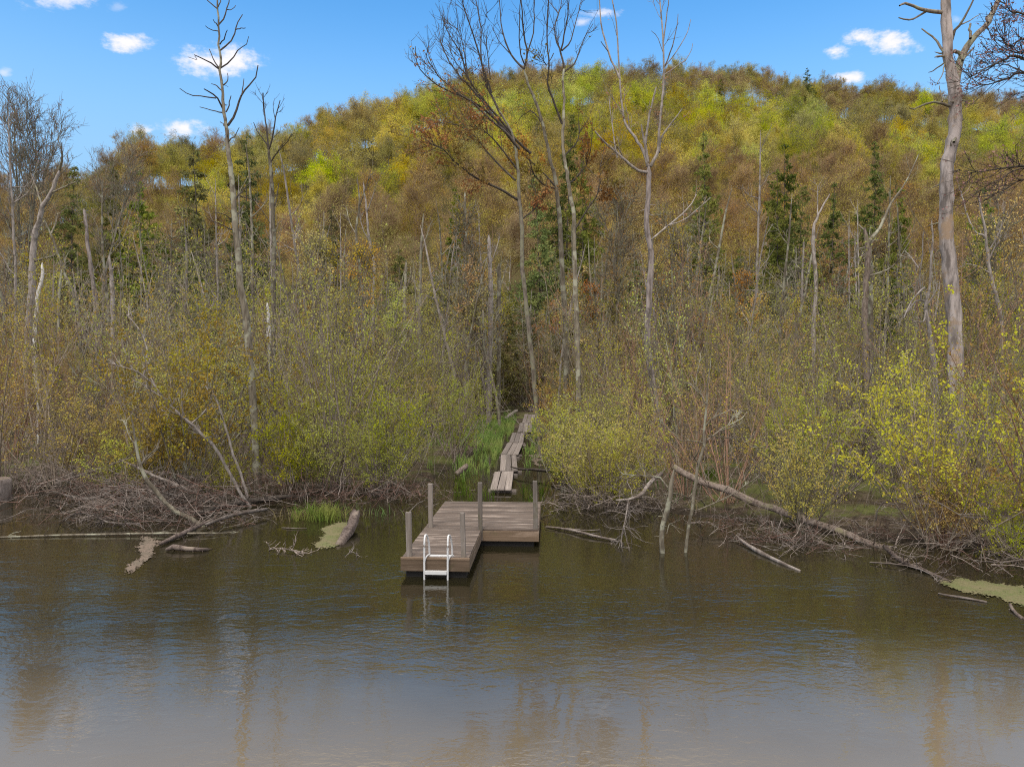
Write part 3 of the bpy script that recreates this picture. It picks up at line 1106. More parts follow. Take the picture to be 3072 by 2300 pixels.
def smooth_line(pts, n):
    """Catmull-Rom through pts (k,3)"""
    p = np.asarray(pts, float)
    if len(p) == 2:
        return p[0] + (p[1] - p[0]) * np.linspace(0, 1, n)[:, None]
    q = np.vstack([2 * p[0] - p[1], p, 2 * p[-1] - p[-2]])
    t = np.linspace(0, len(p) - 1 - 1e-6, n)
    i = t.astype(int)
    f = (t - i)[:, None]
    a, b, c, d = q[i], q[i + 1], q[i + 2], q[i + 3]
    return .5 * (2 * b + (c - a) * f + (2 * a - 5 * b + 4 * c - d) * f ** 2 + (3 * b - a - 3 * c + d) * f ** 3)


def line3(pxs, Y0, Y1, rng, wig=.0):
    n = len(pxs)
    Ys = np.linspace(Y0, Y1, n)
    p = np.array([P(a, b, Yk) for (a, b), Yk in zip(pxs, Ys)])
    k = max(6, int(np.linalg.norm(np.diff(p, axis=0), axis=1).sum() / .35) + 3)
    k = min(k, 60)
    q = smooth_line(p, k)
    if wig:
        q[1:-1] += rng.normal(size=(k - 2, 3)) * wig
    return q


def crop(o, s, pts):
    return [(o[0] + x / s, o[1] + y / s) for x, y in pts]


def traced_tree(name, label, cat, Y, trunk, tr_r, branches, mat='bark', bmat=None, seed=0, twigs=0, twig_len=.5, leaf=None, nleaf=0, lsize=.08, base=None, group=None, extra=None):
    """trunk: px points top->bottom; tr_r px radii (top, bottom) or list; branches: (pts, r0, r1, depth change)"""
    rng = np.random.default_rng(seed)
    t = list(trunk)
    if base is not None:
        t.append(base)
    tp = line3(t, Y, Y, rng, .012)
    gz = float(ground_z(tp[-1][0], Y))
    g = min(gz, 0) - .15 if gz < .2 else gz - .2
    if tp[-1][2] > g:
        tp = np.vstack([tp, [tp[-1][0], Y, g]])
    k = len(tp)
    if hasattr(tr_r, '__len__') and len(tr_r) > 2:
        rr = np.interp(np.linspace(0, 1, k), np.linspace(0, 1, len(tr_r)), tr_r)
    else:
        rr = np.linspace(tr_r[0], tr_r[1], k)
    rr = rr * Y / FPX
    rr = rr * (1 + .05 * np.sin(np.arange(k) * 1.7 + seed))
    org = tp[-1].copy()
    e = empty(name, org)
    tag(e, label, cat, group)
    tp2 = tp - org
    rr2 = rr.copy()
    rr2[0] = rr[0] * .3
    obj('trunk', MB().tubes(tp2, rr2, 14, .11, seed), mat, e)
    if 'dead' in cat or 'fork' in name:
        ns = 14
        ks, dd_, rs_, _, _ = fork(rng, tp2[None], rr2[None], ns, .05, .8, 55, 90)
        st_ = ks
        Ln_ = rr.mean() * rng.uniform(1.2, 4.0, ns)
        sb = grow(rng, st_, dd_, Ln_, 4, .12, .03)
        tag(obj('stub', MB().tubes(sb, taper(np.maximum(rs_ * .22, .008), np.full(ns, .005), 4), 5), bmat or mat, e), kind='stuff')
    allb = []
    for j, bb in enumerate(branches):
        pts, r0, r1 = bb[:3]
        dY = bb[3] if len(bb) > 3 else rng.uniform(-1, 1) * .9
        q = line3(pts, Y, Y + dY, rng, .01) - org
        obj('branch', MB().tubes(q, np.linspace(r0, r1, len(q)) * Y / FPX, 6), bmat or mat, e)
        allb.append(smooth_line(q[::max(1, len(q) // 7)] if len(q) > 8 else q, 8))
    if twigs and allb:
        A = np.array(allb)
        Ls = np.linalg.norm(np.diff(A, axis=1), axis=2).sum(1)
        Rr = np.full(A.shape[:2], .014)
        s2, d2, r2, _, _ = fork(rng, A, Rr, twigs, .25, 1, 20, 50, Ls)
        if leaf == 'orange':
            kp = (s2[:, 2] + org[2]) < rng.normal(16.5, 4.5, len(s2))
            s2, d2, r2 = s2[kp], d2[kp], r2[kp]
            twigs = len(s2)
        b2 = grow(rng, s2, d2, twig_len * rng.uniform(.5, 1.5, twigs), 5, .10, .09)
        tw = MB().tubes(b2, taper(np.full(twigs, .013), np.full(twigs, .005), 5), 3)
        s3, d3, r3, _, _ = fork(rng, b2, np.full(b2.shape[:2], .01), twigs * 3, .2, 1, 20, 50)
        b3 = grow(rng, s3, d3, twig_len * .5 * rng.uniform(.5, 1.4, twigs * 3), 3, .10, .08)
        tw.tubes(b3, taper(np.full(twigs * 3, .008), np.full(twigs * 3, .004), 3), 3)
        tag(obj('twigs', tw, bmat or mat, e), kind='stuff')
        if leaf:
            lp = pick(rng, b3, nleaf, .05)
            if leaf == 'orange':
                lp = lp[(lp[:, 2] + org[2]) < rng.normal(13.8, 1.3, len(lp))]
            lv = MB().leaves(lp, lsize, rng, .7)
            tag(obj('foliage', lv, leaf, e), kind='stuff')
    return e


c1 = lambda *p: crop((500, 0), 2.365, p)
T = [(630, -420), (645, -200), (652, 0), (655.6, 63), (658.6, 127), (660, 169), (660, 211), (665, 245), (668, 287), (671, 330), (677.6, 368), (681, 402), (683, 444), (688, 478), (692, 520), (698, 562), (701, 605),
     (703, 647), (707, 698), (713, 760), (722, 861), (740, 958), (750, 1097), (761, 1250), (771, 1389), (774, 1486)]
traced_tree('dead_snag', 'tall spindly dead snag left of centre with bare side branches against sky', 'dead tree', 20.6, T, [1, 2.5, 3.2, 4, 5, 6.5, 7.5, 9, 10, 11, 13.5],
            [(c1((435, 890), (480, 810), (510, 740), (530, 680), (560, 630), (620, 570), (648, 465)), 3.6, 1.6, .8), (c1((530, 680), (540, 620), (548, 560)), 2, 1, .6),
             (c1((422, 795), (445, 740), (457, 680)), 2.2, 1.2), (c1((398, 770), (370, 720), (350, 685), (300, 655), (265, 632)), 3, 1.4, -.6), (c1((350, 697), (280, 690), (210, 683), (150, 665), (92, 628)), 2, .9, -.7),
             (c1((400, 800), (330, 787), (235, 760)), 2, 1, .5), (c1((395, 645), (350, 610), (318, 595)), 2, 1), (c1((402, 605), (435, 570), (430, 520)), 2, .9), (c1((378, 495), (300, 440), (195, 390)), 2.6, 1.2, -.5),
             (c1((370, 480), (335, 430), (302, 350)), 2.2, 1.1), (c1((200, 400), (215, 425), (150, 405)), 1, .6), (c1((380, 485), (440, 445), (490, 390), (515, 345), (560, 320), (582, 260)), 2.4, .9, .7),
             (c1((378, 360), (440, 310), (480, 240), (495, 180), (538, 105)), 2.5, 1.2, .4), (c1((490, 210), (558, 200)), 1.6, 1), (c1((378, 315), (410, 270), (430, 215)), 2, 1.1),
             (c1((370, 175), (410, 120), (430, 60), (445, 0), (455, -90)), 2.2, 1.1, .5), (c1((430, 70), (465, 70), (490, 40)), 1.4, .8), (c1((365, 190), (330, 140)), 1.8, 1), (c1((365, 222), (320, 215), (275, 185)), 1.5, .8),
             (c1((362, 65), (320, 35), (290, 0), (270, -50)), 2, 1), (c1((365, 50), (385, 0), (395, -60)), 1.8, 1), (c1((480, 1430), (520, 1370), (605, 1285)), 3, 1.2, .6), (c1((440, 1005), (490, 960), (515, 905)), 2, .9),
             (c1((425, 905), (380, 865)), 2, 1), (c1((490, 1545), (520, 1500), (548, 1455)), 2.6, 1.6), (c1((520, 1390), (610, 1415), (700, 1450)), 1.8, .8, .8), (c1((472, 1440), (430, 1390)), 1.8, .9),
             (c1((480, 1570), (400, 1520), (340, 1510)), 1.8, .8, -.6), (c1((485, 1640), (380, 1590), (290, 1550)), 2, .8, -.8), ([(716, 800), (690, 770), (672, 720)], 1.8, .8), ([(730, 900), (760, 870), (775, 820)], 1.6, .8)],
            'barkolive', 'barkdark', 1)
traced_tree('dead_snag', 'slim dead tree with forked bare tips just right of tall spindly snag', 'dead tree', 30, c1((722, 1060), (735, 1160), (745, 1270), (750, 1400)) + [(821, 713), (822, 804), (820, 925), (818, 1100), (818, 1350)],
            [3.5, 4.5, 5.5, 6, 7, 8], [(c1((722, 1060), (710, 910), (690, 770), (678, 660)), 3, 1.2), (c1((725, 1060), (755, 960), (770, 850), (805, 712)), 3, 1.3), (c1((690, 800), (688, 720), (686, 660)), 1.4, .8),
                                       (c1((724, 1040), (680, 980), (640, 930), (617, 870)), 2.4, 1.1), (c1((740, 1150), (790, 1070), (860, 1000), (885, 950)), 2.2, .8), (c1((770, 850), (755, 770)), 1.4, .8),
                                       (c1((755, 1480), (775, 1440), (795, 1300)), 2.4, 1)], 'barkolive', 'barkdark', 2, 14, .5)
c6 = lambda *p: crop((0, 500), 2.07, p)
traced_tree('leaning_tree', 'crooked pale trunk leaning right near left edge, above the white birch', 'dead tree', 36, c6((370, 20), (345, 90), (300, 190), (265, 240), (245, 330), (215, 420), (205, 520), (200, 650), (195, 780), (185, 900), (175, 1050), (165, 1280)),
            [4, 5, 6, 7.5, 8.5, 9, 10], [(c6((320, 160), (390, 130), (470, 95)), 3, 1.2), (c6((262, 250), (235, 160), (190, 40)), 3, 1.2), (c6((205, 590), (280, 570), (345, 550)), 4, 2), (c6((370, 20), (385, -60), (380, -150)), 4, 1.2)], 'barkpale', 'bark', 3, 30, .8)
traced_tree('birch_snag', 'bright white birch pole near left edge, below the leaning trunk', 'dead tree', 33, c6((262, 595), (265, 680), (240, 770), (228, 900), (215, 1050), (225, 1320), (240, 1430), (240, 1560)), [3.5, 5, 5, 5], [(c6((262, 700), (245, 690)), 2, 1)], 'barkwhite', None, 4)
traced_tree('dead_snag', 'thin crooked dead trunk with forks, first right of white birch', 'dead tree', 38, c6((270, 320), (320, 430), (360, 540), (400, 660), (440, 740), (475, 860), (490, 940), (500, 1200)), [2, 3.5, 4, 5], [(c6((318, 415), (345, 350), (360, 290)), 2.4, 1.3), (c6((400, 660), (405, 560)), 2, 1)], 'barkolive', None, 5, 10, .6)
traced_tree('dead_snag', 'smooth pinkish dead trunk leaning slightly, right of white birch', 'dead tree', 40, c6((520, 260), (530, 330), (545, 480), (575, 700), (595, 850), (605, 1000), (610, 1250)), [3.5, 5, 7, 8], [(c6((560, 660), (600, 700)), 2, 1)], 'barkpink', None, 6, 0)
traced_tree('dead_snag', 'straight thin dead trunk with curled twigs, right of pinkish trunk', 'dead tree', 44, c6((635, 80), (635, 250), (635, 450), (650, 680), (670, 860), (680, 1150)), [1.5, 3, 4.5, 6], [(c6((636, 200), (610, 160), (600, 110)), 1.6, .8), (c6((636, 230), (660, 180)), 1.6, .8), (c6((665, 800), (640, 720), (605, 645)), 3, 2)], 'barkolive', None, 7, 12, .6)
traced_tree('dead_snag', 'pale snapped trunk with jagged top left of tall spindly snag', 'dead tree', 38, c6((680, 540), (690, 680), (700, 820), (700, 1100), (702, 1300)), [3, 6, 6.5, 6.5], [(c6((700, 640), (712, 600)), 2, 1)], 'barkpale', None, 8)
traced_tree('dead_snag', 'short white snapped trunk just right of tall spindly snag', 'dead tree', 36, [(802, 908), (805, 960), (808, 1020), (812, 1080), (815, 1180)], [5, 6.5, 6.5, 6], [([(805, 950), (794, 925)], 2, 1)], 'barkwhite', None, 9)
for (lx, pts, rr_, mt, lab, Y) in [
    (0, [(1395, 575), (1396, 700), (1400, 850), (1402, 960), (1402, 1160)], [3, 5, 6, 6], 'barkolive', 'tall straight dead trunk left of the rusty maple, orange twigs round its top', 44),
    (1, [(1466, 705), (1470, 800), (1472, 930), (1468, 1080), (1465, 1200)], [5, 6, 6.5, 6], 'barkpale', 'pale straight dead trunk between two shorter trunks left of the maple', 42),
    (2, [(1497, 790), (1497, 870), (1495, 960), (1496, 1060)], [5, 5.5, 5.5], 'barkolive', 'short snapped grey trunk close right of the pale straight trunk', 43),
    (3, [(1219, 780), (1214, 880), (1215, 960), (1213, 1080), (1215, 1180)], [4, 6, 6.5, 6.5], 'barkolive', 'stout snapped trunk with blunt top, middle of the swamp', 40),
    (4, [(1270, 640), (1262, 760), (1260, 880), (1258, 1020), (1255, 1150)], [2, 4, 6, 6], 'bark', 'thin grey trunk behind the stout snapped trunk', 46),
    (5, [(1090, 545), (1100, 640), (1108, 720), (1122, 800), (1118, 930), (1120, 1020)], [2, 3.5, 4, 4.5], 'barkpale', 'thin pale dead tree with tall bare spire, centre left', 46),
    (6, [(1072, 530), (1078, 620), (1068, 700), (1085, 860), (1090, 960), (1088, 1060)], [1.5, 3, 4, 5], 'barkolive', 'crooked thin dead tree beside the pale bare spire', 44)]:
    traced_tree('dead_snag', lab, 'dead tree', Y, pts, rr_, [([(pts[1][0], pts[1][1]), (pts[1][0] + 14, pts[1][1] - 40), (pts[1][0] + 30, pts[1][1] - 90)], 2, .9), ([(pts[2][0], pts[2][1]), (pts[2][0] - 18, pts[2][1] - 30), (pts[2][0] - 30, pts[2][1] - 80)], 2, .9)], mt, None, 20 + lx, 16, .55)

# the central rusty maple, three stems
c2 = lambda *p: crop((1200, 0), 2.366, p)
up1 = [(c2((880, 490), (800, 410), (750, 300), (720, 180), (705, 0), (690, -120)), 3, 1, .6), (c2((880, 490), (905, 380), (880, 260), (865, 130), (860, 0), (850, -150)), 3.2, 1.2, -.4),
       (c2((905, 380), (940, 260), (952, 130), (950, 0), (960, -90)), 2.4, 1, .5), (c2((884, 460), (855, 380), (845, 230), (850, 60), (862, -60)), 2.2, .9, -.7), (c2((780, 380), (700, 290), (650, 180)), 1.6, .7, .8),
       (c2((930, 1090), (800, 970), (700, 870), (600, 780), (480, 700), (330, 640), (220, 570), (130, 470), (108, 330)), 4, .9, -1.6), (c2((1010, 880), (940, 790), (870, 820)), 2, .8),
       (c2((1105, 1340), (1000, 1300), (940, 1210), (920, 1130)), 3, 1, -.8), (c2((1100, 1320), (1040, 1250), (960, 1180), (850, 1060), (760, 950)), 3.2, 1.2, 1)]
traced_tree('budding_maple', 'rusty-budded maple trunk left of two, upright grey trunk in the centre', 'maple', 30,
            c2((880, 490), (910, 600), (960, 720), (1010, 870), (1040, 1000), (1065, 1130), (1100, 1260), (1115, 1400), (1130, 1520)) + [(1684, 760), (1692, 900), (1698, 1050), (1700, 1200), (1702, 1340)], [3, 3.8, 4.5, 5, 6, 7, 8, 9.5], up1, 'barkolive', 'barkdark', 41, 110, 1.0, 'orange', 3600, .10, group='stems of the rusty maple')
up2 = [(c2((1165, 480), (1140, 370), (1110, 290), (1100, 180), (1140, 60), (1150, -40)), 3, 1, .5), (c2((1140, 365), (1165, 250), (1190, 120), (1200, 0), (1195, -100)), 2.6, 1, -.5), (c2((1150, 360), (1200, 310), (1235, 210), (1265, 90), (1290, 0)), 2.4, .9, .8),
       (c2((1165, 510), (1240, 450), (1270, 370), (1310, 270), (1370, 170)), 2.6, .9, .9), (c2((1150, 880), (1100, 740), (1050, 600), (1060, 480), (1045, 340), (1045, 120), (1055, 0), (1050, -90)), 3.6, 1, -.8), (c2((1165, 1110), (1240, 1030), (1275, 940), (1270, 880)), 2.8, 1.1, .5),
       (c2((1200, 1300), (1270, 1240), (1330, 1150), (1360, 1020)), 3, 1, .8), (c2((1235, 1640), (1320, 1500), (1410, 1350), (1420, 1180)), 2.8, 1, -.8), (c2((1090, 380), (1040, 460), (980, 340)), 1.4, .7)]
traced_tree('budding_maple', 'rusty-budded maple trunk right of two, lichen spotted, in the centre', 'maple', 28,
            c2((1165, 480), (1155, 560), (1165, 700), (1160, 850), (1155, 1000), (1165, 1120), (1190, 1260), (1210, 1400), (1235, 1550)) + [(1724, 800), (1730, 950), (1734, 1100), (1738, 1250), (1742, 1370)], [2.8, 3.4, 4.2, 5, 5.8, 6.5, 7.5, 9], up2, 'barkolive', 'barkdark', 42, 110, 1.0, 'orange', 3600, .10, group='stems of the rusty maple')
up3 = [(c2((850, 1060), (760, 950), (640, 850), (540, 750), (440, 680), (300, 570), (210, 450), (175, 370)), 4, .9, -1.2), (c2((820, 1030), (700, 880), (600, 740), (500, 620), (420, 540), (340, 420), (290, 300), (275, 170)), 4, .9, 1),
       (c2((800, 950), (650, 780), (540, 640), (470, 520), (430, 380), (340, 230), (295, 110)), 3.6, .9, -.6), (c2((720, 820), (660, 700), (610, 590), (575, 400), (575, 200), (545, 40), (530, -90)), 3.6, 1.1, .8), (c2((650, 660), (580, 450), (530, 280), (490, 160), (440, 0), (420, -80)), 3, 1, -.4),
       (c2((640, 560), (620, 380), (612, 250)), 1.8, .7), (c2((480, 520), (440, 290), (405, 200)), 1.8, .8), (c2((575, 200), (605, 160), (620, 80)), 1.2, .6), (c2((840, 1420), (700, 1340), (520, 1250), (400, 1160), (310, 1060), (190, 1010)), 4, 1, -1.5),
       (c2((820, 1280), (650, 1120), (540, 980), (430, 900), (300, 860)), 3.4, .9, 1.2), (c2((830, 1200), (700, 1030), (600, 930), (520, 900)), 2.8, .9, -1), (c2((470, 530), (400, 450), (330, 300)), 1.6, .7), (c2((860, 1560), (940, 1500), (980, 1440), (930, 1300)), 2.6, 1)]
traced_tree('budding_maple', 'many-branched rusty maple spreading left over the swamp, centre', 'maple', 29,
            c2((700, 780), (760, 880), (800, 960), (820, 1060), (835, 1200), (845, 1400), (860, 1560)) + [(1568, 800), (1582, 950), (1598, 1100), (1612, 1250), (1625, 1370)], [3, 3.6, 4.4, 5.5, 6.5, 7, 8], up3, 'bark', 'barkdark', 43, 330, 1.1, 'orange', 9500, .10, group='stems of the rusty maple')

c3 = lambda *p: crop((1700, 0), 1.182, p)
traced_tree('forked_tree', 'pale forked half-dead tree right of centre with tall bare upper limbs', 'tree', 26,
            c3((290, 580), (290, 700), (283, 780), (300, 900), (295, 1000), (290, 1100), (288, 1200), (310, 1400), (325, 1550), (338, 1640)), [6.5, 7, 8, 8.5, 8.5, 9, 11, 17],
            [(c3((288, 590), (265, 520), (235, 480), (205, 430), (195, 360), (188, 280), (180, 100), (160, 0), (150, -80)), 4.8, 1.2, .6), (c3((188, 280), (150, 190), (125, 100), (115, 0), (112, -60)), 3, 1.2, -.4), (c3((150, 190), (122, 148)), 2, 1),
             (c3((297, 590), (325, 530), (328, 450), (340, 350), (345, 250), (342, 130), (330, 0), (326, -90)), 5, 1.3, -.5), (c3((327, 540), (335, 490), (370, 440), (410, 385)), 4, 1.5, .5), (c3((288, 575), (275, 500), (265, 440)), 5, 2), (c3((280, 510), (295, 400), (318, 310)), 4, 2, .4),
             (c3((345, 240), (370, 180), (385, 120), (395, 50)), 2.2, .9), (c3((348, 235), (390, 180), (425, 120), (440, 70)), 1.8, .8), (c3((347, 265), (400, 230), (435, 195), (447, 155)), 1.8, .8), (c3((343, 150), (355, 60), (360, 0), (365, -60)), 2, .9), (c3((343, 190), (320, 130), (300, 110)), 1.3, .6),
             (c3((290, 612), (250, 605), (200, 560), (140, 510), (100, 465)), 5, 2, -.7), (c3((200, 560), (180, 520), (150, 500)), 2, 1), (c3((180, 560), (160, 440), (150, 340)), 2.4, 1), (c3((300, 850), (360, 800), (430, 740), (460, 690)), 3, 1.2, .9), (c3((360, 800), (430, 770), (510, 700)), 2.2, 1, .8)],
            'barkpink', 'barkpale', 44, 40, .8, 'orange', 300, .08)

c4 = lambda *p: crop((2650, 0), 2.366, p)
tx = [(445, -420), (445, -200), (445, 0), (450, 150), (455, 300), (460, 400), (475, 500), (500, 600), (512, 700), (512, 800), (508, 900), (495, 1000), (470, 1100), (455, 1200), (450, 1350), (448, 1500), (445, 1650)]
traced_tree('thick_snag', 'thick grey dead snag with broken limbs at right, bark peeling off', 'dead tree', 24, c4(*tx) + [(2847, 778), (2854, 861), (2862, 944), (2868, 1060), (2872, 1200), (2875, 1400)],
            [9, 11, 13.5, 14, 14, 13, 14.5, 17, 17.5, 17.5, 17, 17.5, 17.5, 18, 19, 19, 19.5, 19.5, 20, 20, 21, 22, 23],
            [(c4((515, 590), (530, 500), (550, 420), (600, 310), (680, 230), (740, 170), (775, 90), (820, 0), (870, -90)), 11, 6, .8), (c4((470, 380), (515, 362), (550, 392)), 6, 5, .05), (c4((562, 430), (610, 370), (645, 335)), 4, 2, .5), (c4((618, 275), (612, 220), (618, 170)), 4, 3),
             (c4((485, 290), (510, 200), (550, 170), (600, 80), (640, 0), (660, -60)), 4.5, 1.6, -.6), (c4((545, 175), (600, 155), (690, 102)), 2.5, 1), (c4((440, 90), (300, 78), (240, 55), (150, 25), (115, 42)), 6, 2.5, -.5), (c4((300, 85), (230, 125), (170, 142), (110, 127)), 3.5, 1.6, -.5),
             (c4((430, 370), (405, 330), (370, 275), (320, 245), (272, 205)), 4.2, 2, .5), (c4((440, 440), (370, 495), (320, 515)), 2.4, 1), (c4((440, 450), (410, 540), (380, 600)), 2, .8), (c4((470, 755), (400, 728), (300, 735), (230, 768), (185, 768)), 4.2, 1.6, -.4),
             (c4((418, 722), (408, 660), (400, 610)), 2, 1), (c4((490, 940), (510, 975), (500, 1010)), 4.5, 4, -.3), (c4((480, 1228), (510, 1218), (542, 1204)), 2.4, 2), (c4((440, 405), (400, 398), (366, 408)), 4, 1.5, -.3), (c4((440, 385), (390, 378), (365, 370)), 3, 1, .3), (c4((540, 870), (572, 850)), 3, 1.5), (c4((745, 165), (730, 130), (742, 110)), 3, 1.5), (c4((770, 80), (770, 20)), 2.5, 1.2)],
            'barksnag', 'bark', 45)
c5 = lambda *p: crop((2100, 0), 1.38, p)
traced_tree('dead_snag', 'broken snag with orange-brown bare wood left of the thick grey snag', 'dead tree', 29, c5((682, 940), (690, 1000), (695, 1050), (690, 1150), (683, 1250), (683, 1400), (690, 1540), (700, 1750)), [4, 8, 9, 9.5, 10, 11],
            [(c5((695, 1005), (720, 975), (740, 950), (765, 900), (790, 840), (850, 760), (905, 640)), 6, 1.5, .8), (c5((690, 965), (672, 945), (658, 932)), 3, 1.5), (c5((705, 1140), (790, 1110), (830, 1060), (880, 980)), 3, 1.1, -.6), (c5((810, 780), (815, 760)), 1.5, 1)], 'logbrown', 'barkolive', 46, 12, .6)
traced_tree('dead_snag', 'lichen green trunk standing close beside the orange-brown broken snag', 'dead tree', 30, c5((712, 1080), (708, 1180), (706, 1300), (705, 1450), (708, 1700)), [5, 7, 8, 9], [(c5((710, 1100), (722, 1050)), 2, 1)], 'barkolive', None, 47)
traced_tree('dead_snag', 'gnarled grey dead tree with hooked pale limbs before the thick snag', 'dead tree', 27, c5((960, 900), (962, 1000), (955, 1100), (950, 1200), (935, 1270), (952, 1400), (968, 1500), (980, 1640)), [1.5, 3, 4, 5, 7, 6],
            [(c5((945, 1250), (900, 1240), (860, 1290), (840, 1310)), 3.5, 1.6, .5), (c5((938, 1275), (925, 1330), (870, 1325)), 3, 1.3), (c5((925, 960), (920, 1050), (910, 1150), (915, 1240)), 1.5, 2.5), (c5((945, 1255), (975, 1210), (985, 1160)), 3, 1.2), (c5((905, 1110), (870, 1060), (850, 1040)), 2, 1), (c5((930, 1190), (880, 1240), (845, 1315)), 3, 1.5)], 'barkpale', None, 48, 16, .5)
traced_tree('dead_snag', 'thin bent dead tree with slanting tip, between forked tree and orange-brown snag', 'dead tree', 36, c5((538, 802), (490, 890), (470, 950), (470, 1050), (480, 1180), (470, 1340), (470, 1450)), [1.5, 3, 4.5, 5, 5.5, 5], [(c5((487, 895), (487, 770)), 2, 1), (c5((430, 1000), (425, 1100), (420, 1250)), 2.5, 3.5)], 'barkpale', None, 49, 12, .6)
traced_tree('dead_snag', 'crooked pale tree with many side limbs right of the thick snag', 'dead tree', 32, c5((1150, 800), (1180, 950), (1190, 1050), (1205, 1150), (1240, 1270), (1250, 1400)), [2, 4, 5, 6], [(c5((1185, 980), (1130, 950), (1090, 830), (1080, 790)), 3, 1.2, .5), (c5((1195, 1080), (1230, 1010), (1270, 990)), 2.5, 1), (c5((1190, 1050), (1240, 960), (1260, 860)), 2.4, 1), (c5((1200, 1130), (1140, 1100), (1080, 1090)), 2, 1)], 'barkpale', None, 50, 26, .6)
traced_tree('budding_maple', 'red-budded maple reaching in from the right edge over the sky', 'maple', 22, [(3300, -300), (3290, 0), (3280, 300), (3270, 700), (3262, 1100), (3260, 1420)], [7, 10, 13, 16],
            [(c4((1520, 720), (1300, 560), (998, 420), (900, 400), (830, 440), (700, 500), (600, 560)), 6, .9, -.6), (c4((1520, 800), (1300, 640), (998, 520), (880, 560), (760, 600), (650, 610)), 5, .8, .8), (c4((1510, 560), (1300, 400), (998, 280), (920, 330), (860, 300), (800, 200)), 5, .8, .3),
             (c4((1510, 400), (1250, 250), (998, 100), (900, 80), (860, 20)), 5, .8, -.9), (c4((1300, 560), (1100, 400), (930, 370), (850, 340), (760, 270)), 3, .7, .6), (c4((1300, 640), (1100, 560), (900, 470), (720, 450)), 3, .7, -.4), (c4((1500, 300), (1200, 60), (1000, -60), (920, -100)), 4, .8),
             (c4((1500, 1300), (1200, 1200), (998, 1180), (900, 1190), (700, 1215), (580, 1235)), 5, .9, -.8), (c4((1200, 1210), (998, 1190), (870, 1245), (720, 1330), (550, 1440)), 3, .8, -.3), (c4((1500, 1400), (1200, 1280), (998, 1275), (850, 1350), (700, 1430)), 3.4, .8, .4), (c4((1300, 560), (1150, 620), (950, 660)), 2.4, .7)],
            'bark', 'barkdark', 51, 190, .8, 'redbud', 1500, .075)

# two full bare trees at the far left
for (px, ptop, Y, sd, lab) in [(40, 285, 50, 61, 'tall twiggy bare tree at the left edge, left of a pair'), (150, 325, 52, 62, 'tall twiggy bare tree near left edge, right of a pair'),
                               (235, 400, 56, 63, 'reddish-budded bare tree behind the pair at left')]:
    top = P(px, ptop, Y)
    g = float(ground_z(top[0], Y))
    H = top[2] - g
    wood_, lv_ = hardwood(sd, H * 1.03, H * .20, .42, 9, 70, 340, 1200, 700, .10, .17, (16, 36), r0=.16, jit=.08)
    e = empty('bare_tree', (top[0], Y, g - .2))
    obj('trunk', wood_, 'bark', e)
    obj('crown', lv_, 'redbud', e)
    tag(e, lab, 'tree')
# rusty budding trees filling the middle and right
for (px, ptop, Y, sd, lab, wd, lf) in [(1850, 560, 38, 71, 'rusty budding tree behind the pale forked trunk, left of it', 2.4, 'orange'), (2040, 620, 36, 72, 'rusty budding tree right of the pale forked trunk', 2.2, 'orange'), (1500, 620, 40, 73, 'orange budding tree behind the spreading maple limbs', 2.3, 'orange'),
                                       (2990, 560, 36, 75, 'orange-brown budding tree right of the thick snag', 2.4, 'rust')]:
    top = P(px, ptop, Y)
    g = float(ground_z(top[0], Y))
    H = top[2] - g
    wood_, lv_ = hardwood(sd, H * 1.02, wd, .3, 14, 90, 420, 1000, 2200, .085, .12, (20, 45), r0=.10, jit=.10)
    e = empty('budding_tree', (top[0], Y, g - .2))
    obj('trunk', wood_, 'bark', e)
    obj('crown', lv_, lf, e)
    tag(e, lab, 'tree')

# ---- logs and drift branches


def log(name, label, cat, pts, r, mat, sides=9, twigs=0, tl=.4, seed=0, broken=True):
    """pts: (px, py, z or ('Y', depth))"""
    rng = np.random.default_rng(seed + 900)
    w3 = []
    for p in pts:
        w3.append(P(p[0], p[1], p[3]) if len(p) > 3 else G(p[0], p[1], p[2]))
    w3 = np.array(w3)
    Ls = np.linalg.norm(np.diff(w3, axis=0), axis=1).sum()
    k = int(min(40, max(6, Ls / .25)))
    q = smooth_line(w3, k)
    q[1:-1] += rng.normal(size=(k - 2, 3)) * np.mean(r) * .12
    org = q[0].copy()
    q = q - org
    rr = np.interp(np.linspace(0, 1, k), np.linspace(0, 1, len(r)), r) * (1 + .08 * rng.normal(size=k))
    q = np.vstack([q[:1] + (q[0] - q[1]) * .02, q, q[-1:] + (q[-1] - q[-2]) * .03])
    rr = np.concatenate([[rr[0] * .25], rr, [rr[-1] * .2]])
    if not twigs:
        o = obj(name, MB().tubes(q, rr, sides + 4, .13, seed), mat, loc=org)
        tag(o, label, cat)
        return o
    e = empty(name, org)
    tag(e, label, cat)
    obj('trunk', MB().tubes(q, rr, sides + 3, .10, seed), mat, e)
    s2, d2, _, _, _ = fork(rng, q[None], rr[None], twigs, .15, .98, 30, 75)
    b2 = grow(rng, s2, d2, tl * rng.uniform(.4, 1.5, twigs), 5, .2, .02)
    m2 = MB().tubes(b2, taper(np.full(twigs, .010), np.full(twigs, .004), 5), 3)
    s3, d3, _, _, _ = fork(rng, b2, np.full(b2.shape[:2], .008), twigs * 2, .2, 1, 25, 60)
    m2.tubes(grow(rng, s3, d3, tl * .45 * rng.uniform(.4, 1.4, twigs * 2), 3, .2, .0), taper(np.full(twigs * 2, .007), np.full(twigs * 2, .003), 3), 3)
    tag(obj('twigs', m2, mat, e), kind='stuff')
    return e


